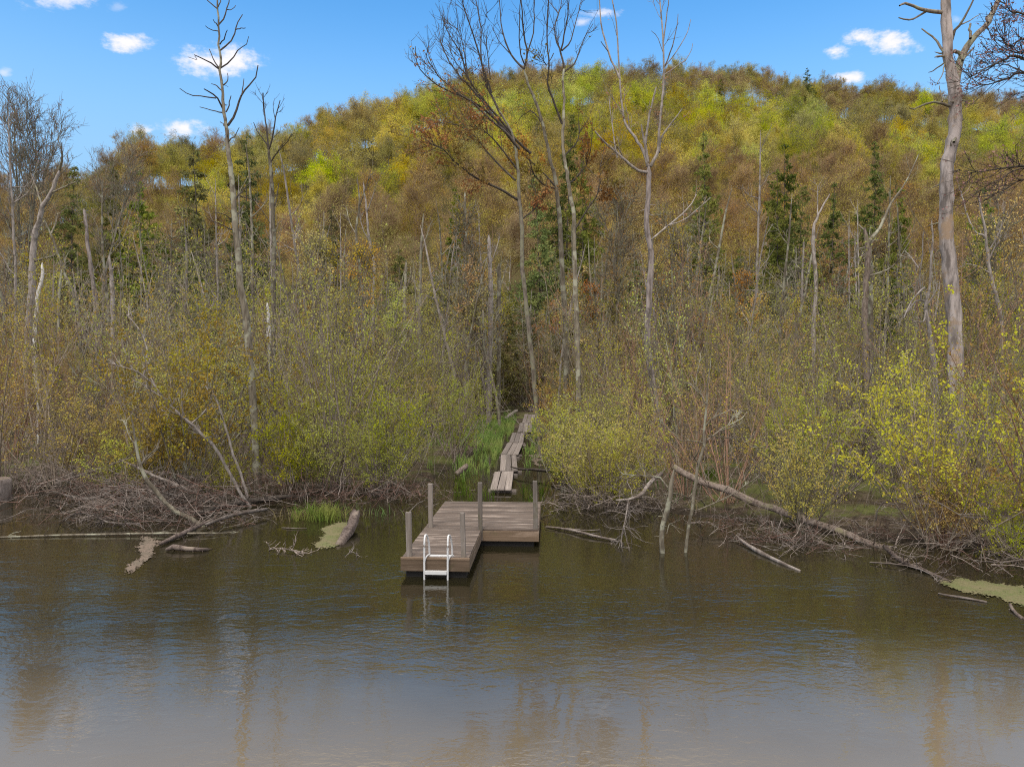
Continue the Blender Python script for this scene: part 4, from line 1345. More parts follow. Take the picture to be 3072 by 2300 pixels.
log('fallen_log', 'long thick fallen log sloping down to the water right of two thin trunks', 'log', [(2020, 1400, 0, 19.0), (2089, 1439, 0, 18.6), (2180, 1470, 0, 17.9), (2270, 1508, 0, 17.2), (2343, 1533, 0, 16.7), (2397, 1550, 0, 16.3), (2456, 1572, 0, 15.9), (2554, 1606, 0, 15.4), (2621, 1635, 0, 14.9), (2672, 1648, 0, 14.6)], [.08, .09, .085, .075, .06], 'logbrown', 10, 60, .7, 1)
log('drift_branch', 'dark branch continuing beyond the thick fallen log into the water', 'branch', [(2655, 1640, .12), (2700, 1680, .06), (2760, 1705, .03), (2850, 1745, .0)], [.05, .03], 'wetlog', 6, 20, .4, 2)
log('drift_branch', 'pale forked branch on the water below the end of the fallen log', 'branch', [(2610, 1686, .03), (2680, 1690, .06), (2740, 1700, .05), (2790, 1720, .03), (2812, 1742, .0)], [.014, .012, .008], 'silver', 5, 8, .4, 3)
log('sunken_log', 'long grey half-sunk pole pointing lower right on open water', 'log', [(2212, 1608, .08), (2240, 1632, .05), (2288, 1660, .03), (2340, 1686, .02), (2400, 1712, 0)], [.02, .04, .04, .03], 'silver', 7, 0, 0, 4)
log('drift_branch', 'thin grey branch on water just right of the dock', 'branch', [(1640, 1578, .02), (1712, 1589, .05), (1781, 1606, .05), (1848, 1620, .03)], [.015, .028, .03, .025], 'silver', 6, 4, .3, 5)
log('drift_branch', 'thin pale twig above the grey branch right of the dock', 'branch', [(1636, 1580, .04), (1700, 1585, .05), (1760, 1590, .04), (1800, 1588, .03)], [.012, .012, .008], 'silver', 5, 0, .2, 6)
log('curved_limb', 'pale curved limb arching over the bank left of two thin trunks', 'branch', [(1848, 1500, 0, 16.8), (1900, 1495, 0, 16.9), (1930, 1478, 0, 17), (1950, 1445, 0, 17.3), (1985, 1420, 0, 17.8)], [.02, .04, .05, .05], 'silver', 7, 12, .6, 7)
log('drooping_branch', 'silvery twiggy branch drooping to the water below curved limb', 'branch', [(1885, 1500, .75), (1878, 1545, .55), (1870, 1585, .35), (1862, 1620, .12)], [.022, .015, .008], 'silver', 5, 30, .55, 8)
log('fallen_log', 'dark mossy log crossing behind stems right of the boardwalk', 'log', [(1720, 1225, 0, 26.5), (1790, 1260, 0, 26), (1850, 1300, 0, 25.2), (1905, 1345, 0, 24.4)], [.07, .08, .08], 'barkdark', 8, 14, .5, 9)
log('fallen_log', 'horizontal weathered log behind the grass left of the boardwalk end', 'log', [(1343, 1240, .25), (1390, 1243, .25), (1440, 1243, .25), (1490, 1238, .3), (1532, 1232, .35)], [.09, .10, .10, .08], 'bark', 8, 10, .5, 10)
log('short_log', 'short pale log lying at the end of the grassy patch', 'log', [(1516, 1257, .15), (1530, 1246, .25), (1550, 1232, .4)], [.12, .12, .11], 'barkpale', 8, 0, 0, 11)
log('short_log', 'tan broken log end poking up left of the nearest boardwalk section', 'log', [(1368, 1422, .12), (1385, 1408, .25), (1400, 1396, .35)], [.085, .095, .085], 'logbrown', 8, 0, 0, 12)
log('fallen_branch', 'dark branch lying across the second boardwalk section', 'branch', [(1532, 1399, .20), (1560, 1406, .22), (1600, 1408, .24), (1650, 1412, .26), (1700, 1418, .3)], [.02, .04, .05, .05], 'barkdark', 7, 12, .4, 13)
log('half_sunk_log', 'thick bark-covered log dipping into water beside the algae left of dock', 'log', [(1066, 1540, .30), (1062, 1556, .22), (1053, 1580, .14), (1039, 1605, .06), (1018, 1637, -.02)], [.10, .11, .115, .115, .09], 'wetlog', 12, 0, 0, 14)
log('drift_branch', 'long thin branch floating from the left edge to the brush pile', 'branch', [(-60, 1612, .02), (0, 1611, .02), (169, 1605, .03), (317, 1602, .04), (465, 1599, .05), (600, 1599, .06), (689, 1597, .03)], [.012, .018, .02, .022, .02, .01], 'barkolive', 6, 16, .3, 15)
log('drift_branch', 'pale straight pole on the right side of the brush pile', 'branch', [(617, 1573, .12), (660, 1556, .16), (697, 1544, .18), (750, 1534, .18), (799, 1527, .16)], [.03, .042, .045, .04], 'silver', 7, 14, .35, 16)
log('drift_branch', 'dark waterlogged branch along the foot of the brush pile', 'branch', [(480, 1630, .05), (520, 1612, .06), (549, 1599, .08), (592, 1578, .1), (640, 1556, .12)], [.035, .05, .05, .03], 'wetlog', 7, 20, .35, 17)
log('driftwood', 'black curved driftwood lowest in the water below brush pile', 'driftwood', [(498, 1648, .03), (525, 1640, .08), (545, 1644, .06), (590, 1648, .05), (625, 1648, .02)], [.03, .06, .05, .04, .03], 'wetlog', 7, 8, .3, 18)
log('drift_branch', 'bleached root-like branch poking left from the brush pile', 'branch', [(118, 1474, .1), (150, 1470, .18), (190, 1482, .15), (225, 1490, .14), (270, 1495, .2), (330, 1480, .35)], [.008, .025, .03, .035, .04], 'silver', 6, 26, .45, 19)
log('drift_branch', 'pale forked branch reaching left at the middle of the brush pile', 'branch', [(195, 1562, .05), (220, 1540, .2), (255, 1538, .25), (300, 1556, .15), (335, 1568, .1), (420, 1570, .08)], [.008, .014, .016, .02, .02], 'silver', 6, 26, .45, 20)
log('fallen_branch', 'long grey pole slanting up to the right behind the brush pile', 'branch', [(145, 1462, .1), (200, 1438, .5), (270, 1415, .75), (370, 1380, 1.1), (420, 1362, 1.2)], [.02, .03, .03, .015], 'silver', 6, 18, .4, 21)
log('fallen_branch', 'pale branch sloping down right across the brush pile', 'branch', [(358, 1378, 1.15), (420, 1405, 1.0), (470, 1430, .8), (540, 1458, .6), (600, 1485, .35)], [.022, .035, .04, .03], 'silver', 7, 24, .5, 22)
log('fallen_branch', 'dark log along the bank behind the brush pile, right end', 'log', [(590, 1545, .06), (660, 1520, .1), (740, 1505, .12), (830, 1492, .15), (885, 1488, .15)], [.05, .08, .08, .05], 'barkdark', 8, 26, .4, 23)
log('drift_branch', 'slim tan twig floating left of the grass tuft', 'branch', [(845, 1582, .015), (880, 1584, .02), (920, 1584, .015)], [.010, .014, .008], 'silver', 5, 0, 0, 24)
log('drift_branch', 'small dead twigs sticking out of open water below the algae', 'branch', [(1035, 1672, .02), (1045, 1660, .09), (1062, 1656, .1), (1072, 1664, .02)], [.006, .009, .006], 'silver', 5, 6, .25, 25)
log('drift_branch', 'sunken twiggy branch in the water left of the algae mat', 'branch', [(806, 1650, .01), (840, 1642, .06), (880, 1652, .04), (895, 1660, .01)], [.006, .012, .006], 'stick', 5, 16, .35, 26)
log('drift_branch', 'grey stick lying on water below the right algae mat', 'branch', [(2815, 1779, .03), (2850, 1786, .03), (2890, 1792, .02), (2960, 1805, .01)], [.012, .018, .016], 'silver', 6, 0, 0, 27)
log('drift_branch', 'dark bent branch in the water at the right edge', 'branch', [(3030, 1812, .05), (3045, 1835, .02), (3072, 1857, .0), (3100, 1868, -.02)], [.02, .025, .02], 'wetlog', 6, 3, .3, 28)
log('arched_branch', 'thin branch arching above the bank tangle at right', 'branch', [(2628, 1560, 0, 15.2), (2632, 1530, 0, 15.2), (2650, 1505, 0, 15.2), (2680, 1512, 0, 15.0), (2730, 1495, 0, 14.8), (2770, 1487, 0, 14.6), (2830, 1515, 0, 14.2), (2880, 1545, 0, 14)], [.012, .014, .012, .008], 'silver', 5, 14, .4, 29)
log('fallen_branch', 'white bare branch lying across the far right tangle', 'branch', [(2955, 1683, .15), (3000, 1686, .2), (3040, 1682, .22), (3080, 1676, .25)], [.012, .016, .014], 'silver', 5, 6, .4, 30)


def lean(name, label, cat, Y, pts, r, brs, mat, seed, twigs=0, leaf=None):
    """a trunk rising out of water or bank; pts base -> tip"""
    return traced_tree(name, label, cat, Y, pts[::-1], r[::-1], brs, mat, None, seed, twigs, .35)


lean('bent_tree', 'smooth grey trunk bowing left over the brush pile out of the water', 'tree', 16.7, [(621, 1586), (592, 1567), (549, 1546), (507, 1518), (473, 1480), (440, 1438), (418, 1396), (408, 1350), (400, 1290), (392, 1240)], [6, 7, 7, 6.5, 6, 5.5, 5, 4, 3, 1.5],
     [([(418, 1396), (440, 1370), (468, 1345)], 3.5, 1.5), ([(405, 1330), (385, 1300), (380, 1260)], 2, 1)], 'barkolive', 81, 12)
lean('leaning_dead_tree', 'long pale dead tree leaning up left across the shrubs from bank', 'dead tree', 19.0, [(752, 1520), (718, 1472), (697, 1434), (672, 1392), (647, 1341), (609, 1307), (571, 1269), (528, 1231), (494, 1193), (465, 1159), (440, 1134), (397, 1104), (375, 1060), (362, 1020)],
     [5.2, 5.2, 5, 4.8, 4.5, 4.3, 4, 3.6, 3.2, 2.8, 2.4, 2, 1.6, 1],
     [([(571, 1272), (600, 1248), (634, 1199), (615, 1155)], 3, 1.4), ([(548, 1246), (546, 1185), (537, 1138)], 2.2, 1), ([(469, 1163), (448, 1125), (440, 1100), (425, 1050)], 2.4, 1), ([(440, 1134), (400, 1108), (360, 1100), (345, 1085)], 2, .8), ([(500, 1200), (450, 1170), (400, 1140)], 2, .8),
      ([(647, 1345), (600, 1300), (560, 1270), (505, 1190)], 3, 1.2, .6), ([(590, 1290), (530, 1240), (470, 1230)], 2, .8), ([(430, 1130), (440, 1060), (430, 1010), (395, 960), (380, 945)], 2.6, 1.2, .5)], 'barkpale', 82, 40)
lean('leaning_pole', 'thin straight pale pole leaning left beside the tall spindly snag', 'dead tree', 19.6, [(742, 1486), (718, 1413), (697, 1354), (676, 1282), (655, 1214), (628, 1149)], [4, 4, 3.5, 3.2, 2.8, 1.5], [([(670, 1262), (660, 1240)], 1.4, .8)], 'barkpale', 83)
lean('water_trunk', 'grey bare trunk rising from open water, thicker left one of two', 'dead tree', 14.35, [(1988, 1670), (1986, 1599), (1993, 1555), (2004, 1512), (2013, 1461), (2022, 1408)], [8, 7.5, 8, 8, 7.5, 6],
     [([(2004, 1462), (1975, 1432), (1937, 1425), (1875, 1425), (1862, 1415)], 3, 1.2, .7), ([(2015, 1479), (2070, 1492), (2110, 1500)], 2.4, 1, .5), ([(1942, 1426), (1932, 1398)], 1.5, .8), ([(1996, 1545), (2030, 1500), (2040, 1480)], 1.8, .8), ([(2000, 1600), (2006, 1575), (2016, 1570)], 1.6, .9), ([(1990, 1545), (1988, 1530), (2002, 1523)], 1.4, .8)], 'barkolive', 84, 14)
lean('water_trunk', 'slimmer lichen-spotted trunk rising from open water, right one of two', 'dead tree', 14.4, [(2055, 1666), (2066, 1580), (2078, 1519), (2085, 1454), (2096, 1396), (2113, 1345), (2116, 1272), (2120, 1207), (2125, 1130), (2134, 1050)], [5, 4.8, 5, 5, 4.5, 4, 3.5, 3, 2, 1],
     [([(2113, 1328), (2070, 1325), (2040, 1318), (2028, 1305)], 2, .9, .4), ([(2120, 1320), (2165, 1287), (2223, 1258), (2240, 1235)], 2, .9, .8), ([(2122, 1306), (2194, 1316), (2274, 1340)], 2, .9, .6), ([(2083, 1532), (2118, 1519), (2165, 1500), (2212, 1470), (2262, 1438)], 2.6, 1, .9),
      ([(2118, 1275), (2150, 1240), (2165, 1200)], 1.8, .8), ([(2120, 1215), (2100, 1180), (2085, 1150)], 1.6, .8), ([(2096, 1396), (2080, 1370), (2074, 1350)], 1.8, .8)], 'barkolive', 85, 24)

# stump at the left edge
e = empty('tree_stump', G(-10, 1499))
tag(e, 'cut pinkish tree stump standing in water at the left edge', 'stump')
rngs = np.random.default_rng(5)
zs = np.array([-.3, 0, .2, .45, .58, .60])
rs = np.array([.42, .40, .385, .38, .375, .34])
mb = MB()
K, S = len(zs), 18
a = np.arange(S) / S * 2 * math.pi
fl = 1 + .05 * np.sin(a * 5) + .03 * rngs.normal(size=S)
ring = np.stack([np.cos(a)[None] * rs[:, None] * fl[None], np.sin(a)[None] * rs[:, None] * fl[None], np.repeat(zs[:, None], S, 1)], -1)
mb.v.append(ring.reshape(-1, 3))
idx = np.arange(K * S).reshape(K, S)
nx = np.roll(idx, -1, 1)
mb.f.append(np.stack([idx[:-1], nx[:-1], nx[1:], idx[1:]], -1).reshape(-1, 4))
mb.nv = K * S
obj('bark', mb, 'barkpink', e)
mb = MB()
ring2 = np.stack([np.cos(a) * .345 * fl, np.sin(a) * .345 * fl, a * 0 + .602], -1)
mb.v.append(np.vstack([ring2, ring2 * [.05, .05, 1] + [0, 0, -.01]]))
i1 = np.arange(S)
mb.f.append(np.stack([i1, np.roll(i1, -1), np.roll(i1, -1) + S, i1 + S], -1))
mb.nv = 2 * S
obj('cut_top', mb, 'logbrown', e, smooth=False)

# ---- tangles of brush along the bank (nobody could count the sticks)


def tangle(name, label, cx, ranges, n, hmax, mat, seed, L=(.3, 1.3), flat=.35, split=3):
    rng = np.random.default_rng(seed)
    e = empty(name, (0, 0, 0))
    tag(e, label, 'brush')
    done = 0
    c = []
    for (x, y, rx, ry, wgt) in ranges:
        k = int(n * wgt)
        p = rng.normal(size=(k, 2)) * .5
        hh = np.exp(-(p ** 2).sum(1) * 1.2)
        z = rng.random(k) * hh * hmax
        c.append(np.stack([x + p[:, 0] * rx, y + p[:, 1] * ry, z + .02], 1))
    c = np.concatenate(c)
    k = len(c)
    org = c.mean(0)
    org[2] = 0
    e.location = org
    c = c - org
    for j, mt in enumerate(mat):
        sel = np.arange(k) % len(mat) == j
        cc = c[sel]
        m_ = len(cc)
        d = rng.normal(size=(m_, 3)) * np.array([1, .8, flat])
        d[:, 2] += .12
        Ln = rng.uniform(*L, m_)
        b = grow(rng, cc - norm(d) * Ln[:, None] * .4, d, Ln, 6, .16, -.01)
        b[:, :, 2] = np.maximum(b[:, :, 2], -.04)
        mb = MB().tubes(b, taper(.004 + .013 * rng.random(m_) ** 2.2, np.full(m_, .0028), 6), 3)
        s2, d2, _, _, _ = fork(rng, b, np.full(b.shape[:2], .006), m_ * split, .15, 1, 25, 65)
        b2 = grow(rng, s2, d2, rng.uniform(.1, .5, m_ * split), 4, .16, .0)
        b2[:, :, 2] = np.maximum(b2[:, :, 2], -.04)
        mb.tubes(b2, taper(np.full(m_ * split, .0045), np.full(m_ * split, .0022), 4), 3)
        tag(obj('sticks', mb, mt, e), kind='stuff')
    return e


def gp(px, py):
    g = G(px, py)
    return g[0], g[1]


tangle('brush_pile', 'big grey and reddish brush pile spilling into the water at left', 0, [(*gp(360, 1500), 3.2, 1.7, .35), (*gp(500, 1530), 2.2, 1.4, .3), (*gp(420, 1570), 2.0, .8, .15), (*gp(600, 1480), 2.4, 1.5, .2)], 900, .95, ['stick', 'stickred', 'stick', 'silver', 'barkdark'], 1, (.4, 1.9))
tangle('brush_pile', 'reddish twig tangle on the bank behind the leaning pole', 0, [(*gp(690, 1470), 2.6, 1.2, .5), (*gp(850, 1500), 2.2, .8, .3), (*gp(1020, 1500), 2.2, .8, .2)], 240, .8, ['stickred', 'stick', 'stickred'], 2, flat=.8)
tangle('brush_pile', 'low twig tangle along the bank left of the dock', 0, [(*gp(1100, 1500), 1.8, .7, .6), (*gp(1230, 1480), 1.2, .8, .4)], 150, .6, ['stick', 'stickred'], 3, (.2, .8))
tangle('brush_pile', 'grey twig tangle at the waterline right of the dock', 0, [(*gp(1760, 1540), 1.6, .8, .5), (*gp(1900, 1530), 1.6, .9, .5)], 190, .7, ['stick', 'stick', 'barkdark'], 4, (.2, .9))
tangle('brush_pile', 'pinkish broken twig heap in front of the thick fallen log', 0, [(*gp(2330, 1620), 1.7, .6, .4), (*gp(2430, 1650), 1.5, .5, .35), (*gp(2200, 1575), 1.4, .5, .25)], 170, .34, ['stickred', 'stick', 'silver'], 5, (.2, .9))
tangle('brush_pile', 'wide tangle of dead stems along the bank at far right', 0, [(*gp(2700, 1610), 1.6, 1.2, .3), (*gp(2850, 1660), 1.8, 1.2, .35), (*gp(3010, 1690), 1.6, 1.2, .35)], 230, .7, ['stick', 'stickred', 'stick', 'stem'], 6, (.3, 1.2), .7)
tangle('brush_pile', 'thin twig tangle along the bank at far left', 0, [(*gp(120, 1465), 2.6, 1.0, .6), (*gp(260, 1450), 2.4, 1.0, .4)], 360, 1.0, ['stick', 'stick'], 7, (.3, 1.0), .7)
rng = np.random.default_rng(77)
n = 4600
yv = 18 + 36 * rng.random(n) ** .9
xv = (rng.uniform(-80, 3150, n) - 1536) / FPX * yv
ok = (yv > shore_depth(xv) - .2) & ~np.array([near_path(a_, b_, .9) for a_, b_ in zip(xv, yv)])
xv, yv = xv[ok], yv[ok]
n = len(xv)
c = np.stack([xv, yv, ground_z(xv, yv) + .02], 1)
d = rng.normal(size=(n, 3)) * np.array([.45, .45, .2]) + np.array([0, 0, .9])
b = grow(rng, c, d, rng.uniform(.5, 3.6, n) * np.clip(.4 + (yv - 17) * .1, .4, 1), 6, .08, 0)
mb = MB().tubes(b, taper(rng.uniform(.005, .013, n), np.full(n, .003), 6), 3)
s2, d2, _, _, _ = fork(rng, b, np.full(b.shape[:2], .006), n * 2, .2, 1, 20, 60)
mb.tubes(grow(rng, s2, d2, rng.uniform(.15, .6, n * 2), 3, .15, .03), taper(np.full(n * 2, .0045), np.full(n * 2, .0025), 3), 3)
tag(obj('undergrowth', mb, 'stick'), 'dead stems and saplings crowding the ground under the shrubs', 'undergrowth', kind='stuff')

# ---- grass


def grass(name, label, cat, pts, h, mat, seed, wdt=.014, spread=.25):
    rng = np.random.default_rng(seed)
    n = len(pts)
    hh = h * rng.uniform(.45, 1.15, n)
    a = rng.uniform(0, 6.28, n)
    side = np.stack([np.cos(a), np.sin(a), a * 0], 1) * wdt
    bend = rng.normal(size=(n, 3)) * spread
    bend[:, 2] = 0
    p0 = pts
    p1 = pts + np.stack([a * 0, a * 0, hh * .55], 1) + bend * (hh * .3)[:, None]
    p2 = pts + np.stack([a * 0, a * 0, hh], 1) + bend * hh[:, None]
    v = np.stack([p0 - side, p0 + side, p1 + side * .8, p1 - side * .8, p2 + side * .12, p2 - side * .12], 1).reshape(-1, 3)
    base = np.arange(n)[:, None] * 6
    mb = MB()
    mb.v.append(v)
    mb.f.append(np.concatenate([base + np.array([0, 1, 2, 3]), base + np.array([3, 2, 4, 5])]))
    mb.nv = len(v)
    return tag(obj(name, mb, mat, smooth=False), label, cat, kind='stuff')


def gpts(rng, n, x, y, rx, ry, z=None, tuft=0):
    if tuft:
        k = max(1, n // tuft)
        cx, cyy = x + rng.normal(size=k) * .5 * rx, y + rng.normal(size=k) * .5 * ry
        i = rng.integers(0, k, n)
        xx, yy = cx[i] + rng.normal(size=n) * .05, cyy[i] + rng.normal(size=n) * .05
    else:
        xx, yy = x + rng.normal(size=n) * .5 * rx, y + rng.normal(size=n) * .5 * ry
    if y > 22:
        dd = xx - path_x(yy)
        k_ = (dd < -.55) | (dd > .5)
        xx, yy = xx[k_], yy[k_]
        n = len(xx)
    zz = np.maximum(ground_z(xx, yy), -.04) if z is None else np.full(n, z)
    return np.stack([xx, yy, zz], 1)


rng = np.random.default_rng(88)
x, y = gp(950, 1556)
grass('grass', 'bright green grass tuft at the waterline left of the algae mat', 'grass', np.concatenate([gpts(rng, 240, x, y, .7, .28, -.02), gpts(rng, 120, x + .35, y - .15, .4, .25, -.02)]), .42, 'grassy', 1, .008, .42)
grass('sedge', 'dry straw blades mixed through the waterline grass tuft', 'grass', gpts(rng, 160, x, y, 1.0, .35, -.02), .36, 'straw', 11, .007, .6)
x, y = gp(1125, 1545)
grass('grass', 'sparse green blades in water between the thick log and the dock', 'grass', gpts(rng, 34, x, y, .7, .2, -.02), .3, 'grassy', 2, .008, .35)
gps = []
for (px, py, rx, ry, nn) in [(1470, 1290, 2.4, 7, 2600), (1440, 1330, 1.6, 4, 1200), (1500, 1360, .6, 3, 500), (1420, 1400, 1.2, 2.2, 260), (1590, 1300, .8, 4, 500), (1610, 1360, .8, 3, 200), (1450, 1270, 2.5, 5, 900)]:
    x, y = gp(px, py)
    gps.append(gpts(rng, nn, x, y, rx, ry, tuft=9))
grass('grass', 'lush bright green grass beside the boardwalk', 'grass', np.concatenate(gps), .42, 'lush', 3, .014)
gps = []
for (px, py, rx, ry, nn) in [(1385, 1460, .4, .5, 60), (1390, 1480, .3, .4, 60), (1625, 1475, .4, .5, 70), (1580, 1500, .5, .25, 40), (2120, 1450, .5, .6, 160), (1450, 1490, .8, .8, 60)]:
    x, y = gp(px, py)
    gps.append(gpts(rng, nn, x, y, rx, ry, tuft=12))
grass('grass', 'scattered green blades standing in the flooded gap behind the dock', 'grass', np.concatenate(gps), .42, 'grassy', 4, .009)
n = 16000
yv = 18 + 48 * rng.random(n)
xv = (rng.uniform(-80, 3150, n) - 1536) / FPX * yv
ok = (yv > shore_depth(xv) + .4) & ~((np.abs(xv - path_x(yv)) < .6) & (yv < 56))
xv, yv = xv[ok], yv[ok]
nf = np.array([hnoise(a_ * .35 + 3, b_ * .35) for a_, b_ in zip(xv, yv)])
g_ = np.stack([xv, yv, ground_z(xv, yv)], 1)
grass('sedge', 'dry straw sedge scattered over the marsh floor', 'grass', g_[nf < .15], .38, 'straw', 5, .012, .5)
grass('grass', 'green grass patches on the marsh floor under the shrubs', 'grass', g_[nf >= .15], .36, 'grassy', 6, .012, .4)

# ---- floating mats


def mat_sheet(name, label, cat, pix, mat, z=.02, seed=0):
    """a floating mat: small quads inside a ragged outline, slightly bumpy, feathered at the rim"""
    rng = np.random.default_rng(seed)
    p = np.array([G(a, b, z) for a, b in pix])[:, :2]
    cs = .022
    lo, hi = p.min(0) - .2, p.max(0) + .2
    gx, gy = np.meshgrid(np.arange(lo[0], hi[0], cs), np.arange(lo[1], hi[1], cs))
    qx = gx + .05 * np.sin(gy * 5 + seed) + .02 * np.sin(gx * 41 + gy * 23) + rng.normal(size=gx.shape) * .018
    qy = gy + .08 * np.sin(gx * 6 + 1.3 * seed) + .05 * np.sin(gx * 17 - gy * 13) + rng.normal(size=gx.shape) * .05 * (1 + 1.5 * (rng.random(gx.shape) < .12))
    inside = np.zeros(gx.shape, bool)
    n = len(p)
    for i in range(n):
        a_, b_ = p[i], p[(i + 1) % n]
        cond = ((a_[1] > qy) != (b_[1] > qy))
        with np.errstate(divide='ignore', invalid='ignore'):
            xi = (b_[0] - a_[0]) * (qy - a_[1]) / (b_[1] - a_[1]) + a_[0]
        inside ^= cond & (qx < xi)
    cen = np.array([p[:, 0].mean(), p[:, 1].mean(), 0])
    zz = .006 + .010 * rng.random(gx.shape) + .006 * np.sin(gx * 9) * np.cos(gy * 7)
    v = np.stack([gx + rng.normal(size=gx.shape) * .008, gy + rng.normal(size=gx.shape) * .008, zz], -1) - cen
    ny, nx_ = gx.shape
    idx = np.arange(ny * nx_).reshape(ny, nx_)
    q = np.stack([idx[:-1, :-1], idx[:-1, 1:], idx[1:, 1:], idx[1:, :-1]], -1)[inside[:-1, :-1]]
    used = np.unique(q)
    rm = np.full(ny * nx_, -1)
    rm[used] = np.arange(len(used))
    mb = MB()
    mb.v.append(v.reshape(-1, 3)[used])
    mb.f.append(rm[q])
    mb.nv = len(used)
    return tag(obj(name, mb, mat, loc=cen), label, cat, kind='stuff')


m4 = lambda o, s, *p: crop(o, s, p)
mat_sheet('algae_mat', 'yellow-green algae mat beside the half-sunk log left of dock', 'algae', m4((800, 1450), 5.53, (1140, 620), (1330, 640), (1340, 760), (1290, 900), (1200, 1010), (1050, 1055), (790, 1045), (830, 960), (940, 940), (880, 870), (960, 810), (900, 760), (1030, 700)), 'algae', .02, 1)
mat_sheet('algae_mat', 'broad yellow-green algae mat at the right edge', 'algae', m4((2300, 1200), 2.365, (1265, 1300), (1400, 1255), (1540, 1270), (1700, 1310), (1860, 1330), (1880, 1460), (1700, 1415), (1600, 1380), (1520, 1390), (1380, 1360), (1300, 1330)), 'algae', .02, 2)
mat_sheet('silt_mat', 'pale tan silt bank under the brush pile, left side', 'silt', m4((0, 1100), 2.366, (585, 960), (700, 905), (850, 875), (950, 870), (930, 905), (820, 960), (720, 1010), (600, 1000)), 'silt', .03, 3)
mat_sheet('silt_mat', 'pale tan silt streak trailing down from the brush pile', 'silt', m4((0, 1100), 2.366, (1000, 1200), (1085, 1205), (1100, 1250), (1080, 1300), (1030, 1370), (970, 1440), (890, 1450), (930, 1380), (990, 1320), (1000, 1260)), 'silt', .02, 4)
mat_sheet('silt_mat', 'small tan silt patch in the water right of the boardwalk', 'silt', [(1590, 1362), (1622, 1356), (1630, 1372), (1640, 1390), (1612, 1396), (1595, 1380)], 'silt', .04, 5)

# ------------------------------------------------------------------ boardwalk


def beam_box(lo, hi, bev=.004):
    """box with slightly rounded long edges"""
    x0, y0, z0 = lo
    x1, y1, z1 = hi
    bb = bev
    mb = MB()
    prof = [(x0 + bb, z0), (x1 - bb, z0), (x1, z0 + bb), (x1, z1 - bb), (x1 - bb, z1), (x0 + bb, z1), (x0, z1 - bb), (x0, z0 + bb)]
    v = [(x, y0, z) for x, z in prof] + [(x, y1, z) for x, z in prof]
    mb.v.append(np.array(v, float))
    f = [(i, i + 8, (i + 1) % 8 + 8, (i + 1) % 8) for i in range(8)]
    f += [(0, 1, 2, 3), (0, 3, 4, 7), (4, 5, 6, 7), (8, 11, 10, 9), (8, 15, 12, 11), (12, 15, 14, 13)]
    mb.f.append(np.array(f))
    mb.nv = 16
    return mb


plank_me = beam_box((-.098, 0, -.038), (.098, 1, 0), .006).mesh('plank', False)
beamx_me = None
secs = [((497, 1475), (850, 1478), (575, 1175), (890, 1175), .12), ((663, 1165), (955, 1165), (665, 900), (930, 903), .12), ((675, 890), (965, 897), (790, 700), (1045, 705), .14),
        ((815, 695), (1045, 697), (865, 535), (1075, 540), .14), ((955, 525), (1190, 528), (990, 370), (1215, 372), .15), ((1040, 368), (1215, 372), (1068, 232), (1255, 235), .17), ((1130, 165), (1290, 170), (1175, 95), (1310, 98), .20)]
blab = ['nearest to the dock', 'second from the dock', 'third from the dock', 'fourth from the dock', 'fifth from the dock', 'sixth from the dock', 'farthest, half hidden by twigs']
rng = np.random.default_rng(9)
for k, (a_, b_, c_, d_, z) in enumerate(secs):
    q = [G(1380 + p[0] / 5.52, 1200 + p[1] / 5.52, z) for p in (a_, b_, c_, d_)]
    f0 = (q[0] + q[1]) / 2
    f1 = (q[2] + q[3]) / 2
    wdt = .5 * (np.linalg.norm(q[1] - q[0]) + np.linalg.norm(q[3] - q[2]))
    dv = f1 - f0
    Ln = np.linalg.norm(dv[:2])
    rz = math.atan2(-dv[0], dv[1])
    e = empty('boardwalk_section', f0, rz)
    tag(e, 'grey three-plank boardwalk section, ' + blab[k], 'boardwalk', 'boardwalk sections through the marsh')
    pw = wdt / 3
    for j in range(3):
        o = obj('plank', plank_me, 'plank', e, loc=((j - 1) * pw, rng.uniform(0, .02), rng.uniform(-.004, .004)), rot=(rng.normal() * .002, rng.normal() * .012, rng.normal() * .003))
        o.scale = ((pw - .014) / .196, Ln - .02 - rng.uniform(0, .03), 1)
    for yy_ in (.25, Ln - .3):
        ext = .14 if k in (0, 1, 2) else .06
        mb = MB().box((-wdt / 2 - ext * .4, yy_ - .03, -.12), (wdt / 2 + ext, yy_ + .03, -.043))
        obj('cross_beam', mb, 'plank', e, smooth=False)
    for sx in (-1, 1):
        for yy_ in (.25, Ln - .3):
            obj('leg', MB().tubes([(sx * wdt * .35, yy_, -.9), (sx * wdt * .35, yy_, -.132)], [.04, .04], 8), 'post', e)

# ------------------------------------------------------------------ the dock
DZ = .37
dock = empty('dock', (-1.987, 12.70, 0), -R(3.2))
tag(dock, 'worn brown L-shaped wooden dock with grey posts reaching into the river', 'dock')
rng = np.random.default_rng(4)
LEG_W, LEG_L, PL_W, PL_L = 1.22, 2.24, 2.42, 2.94


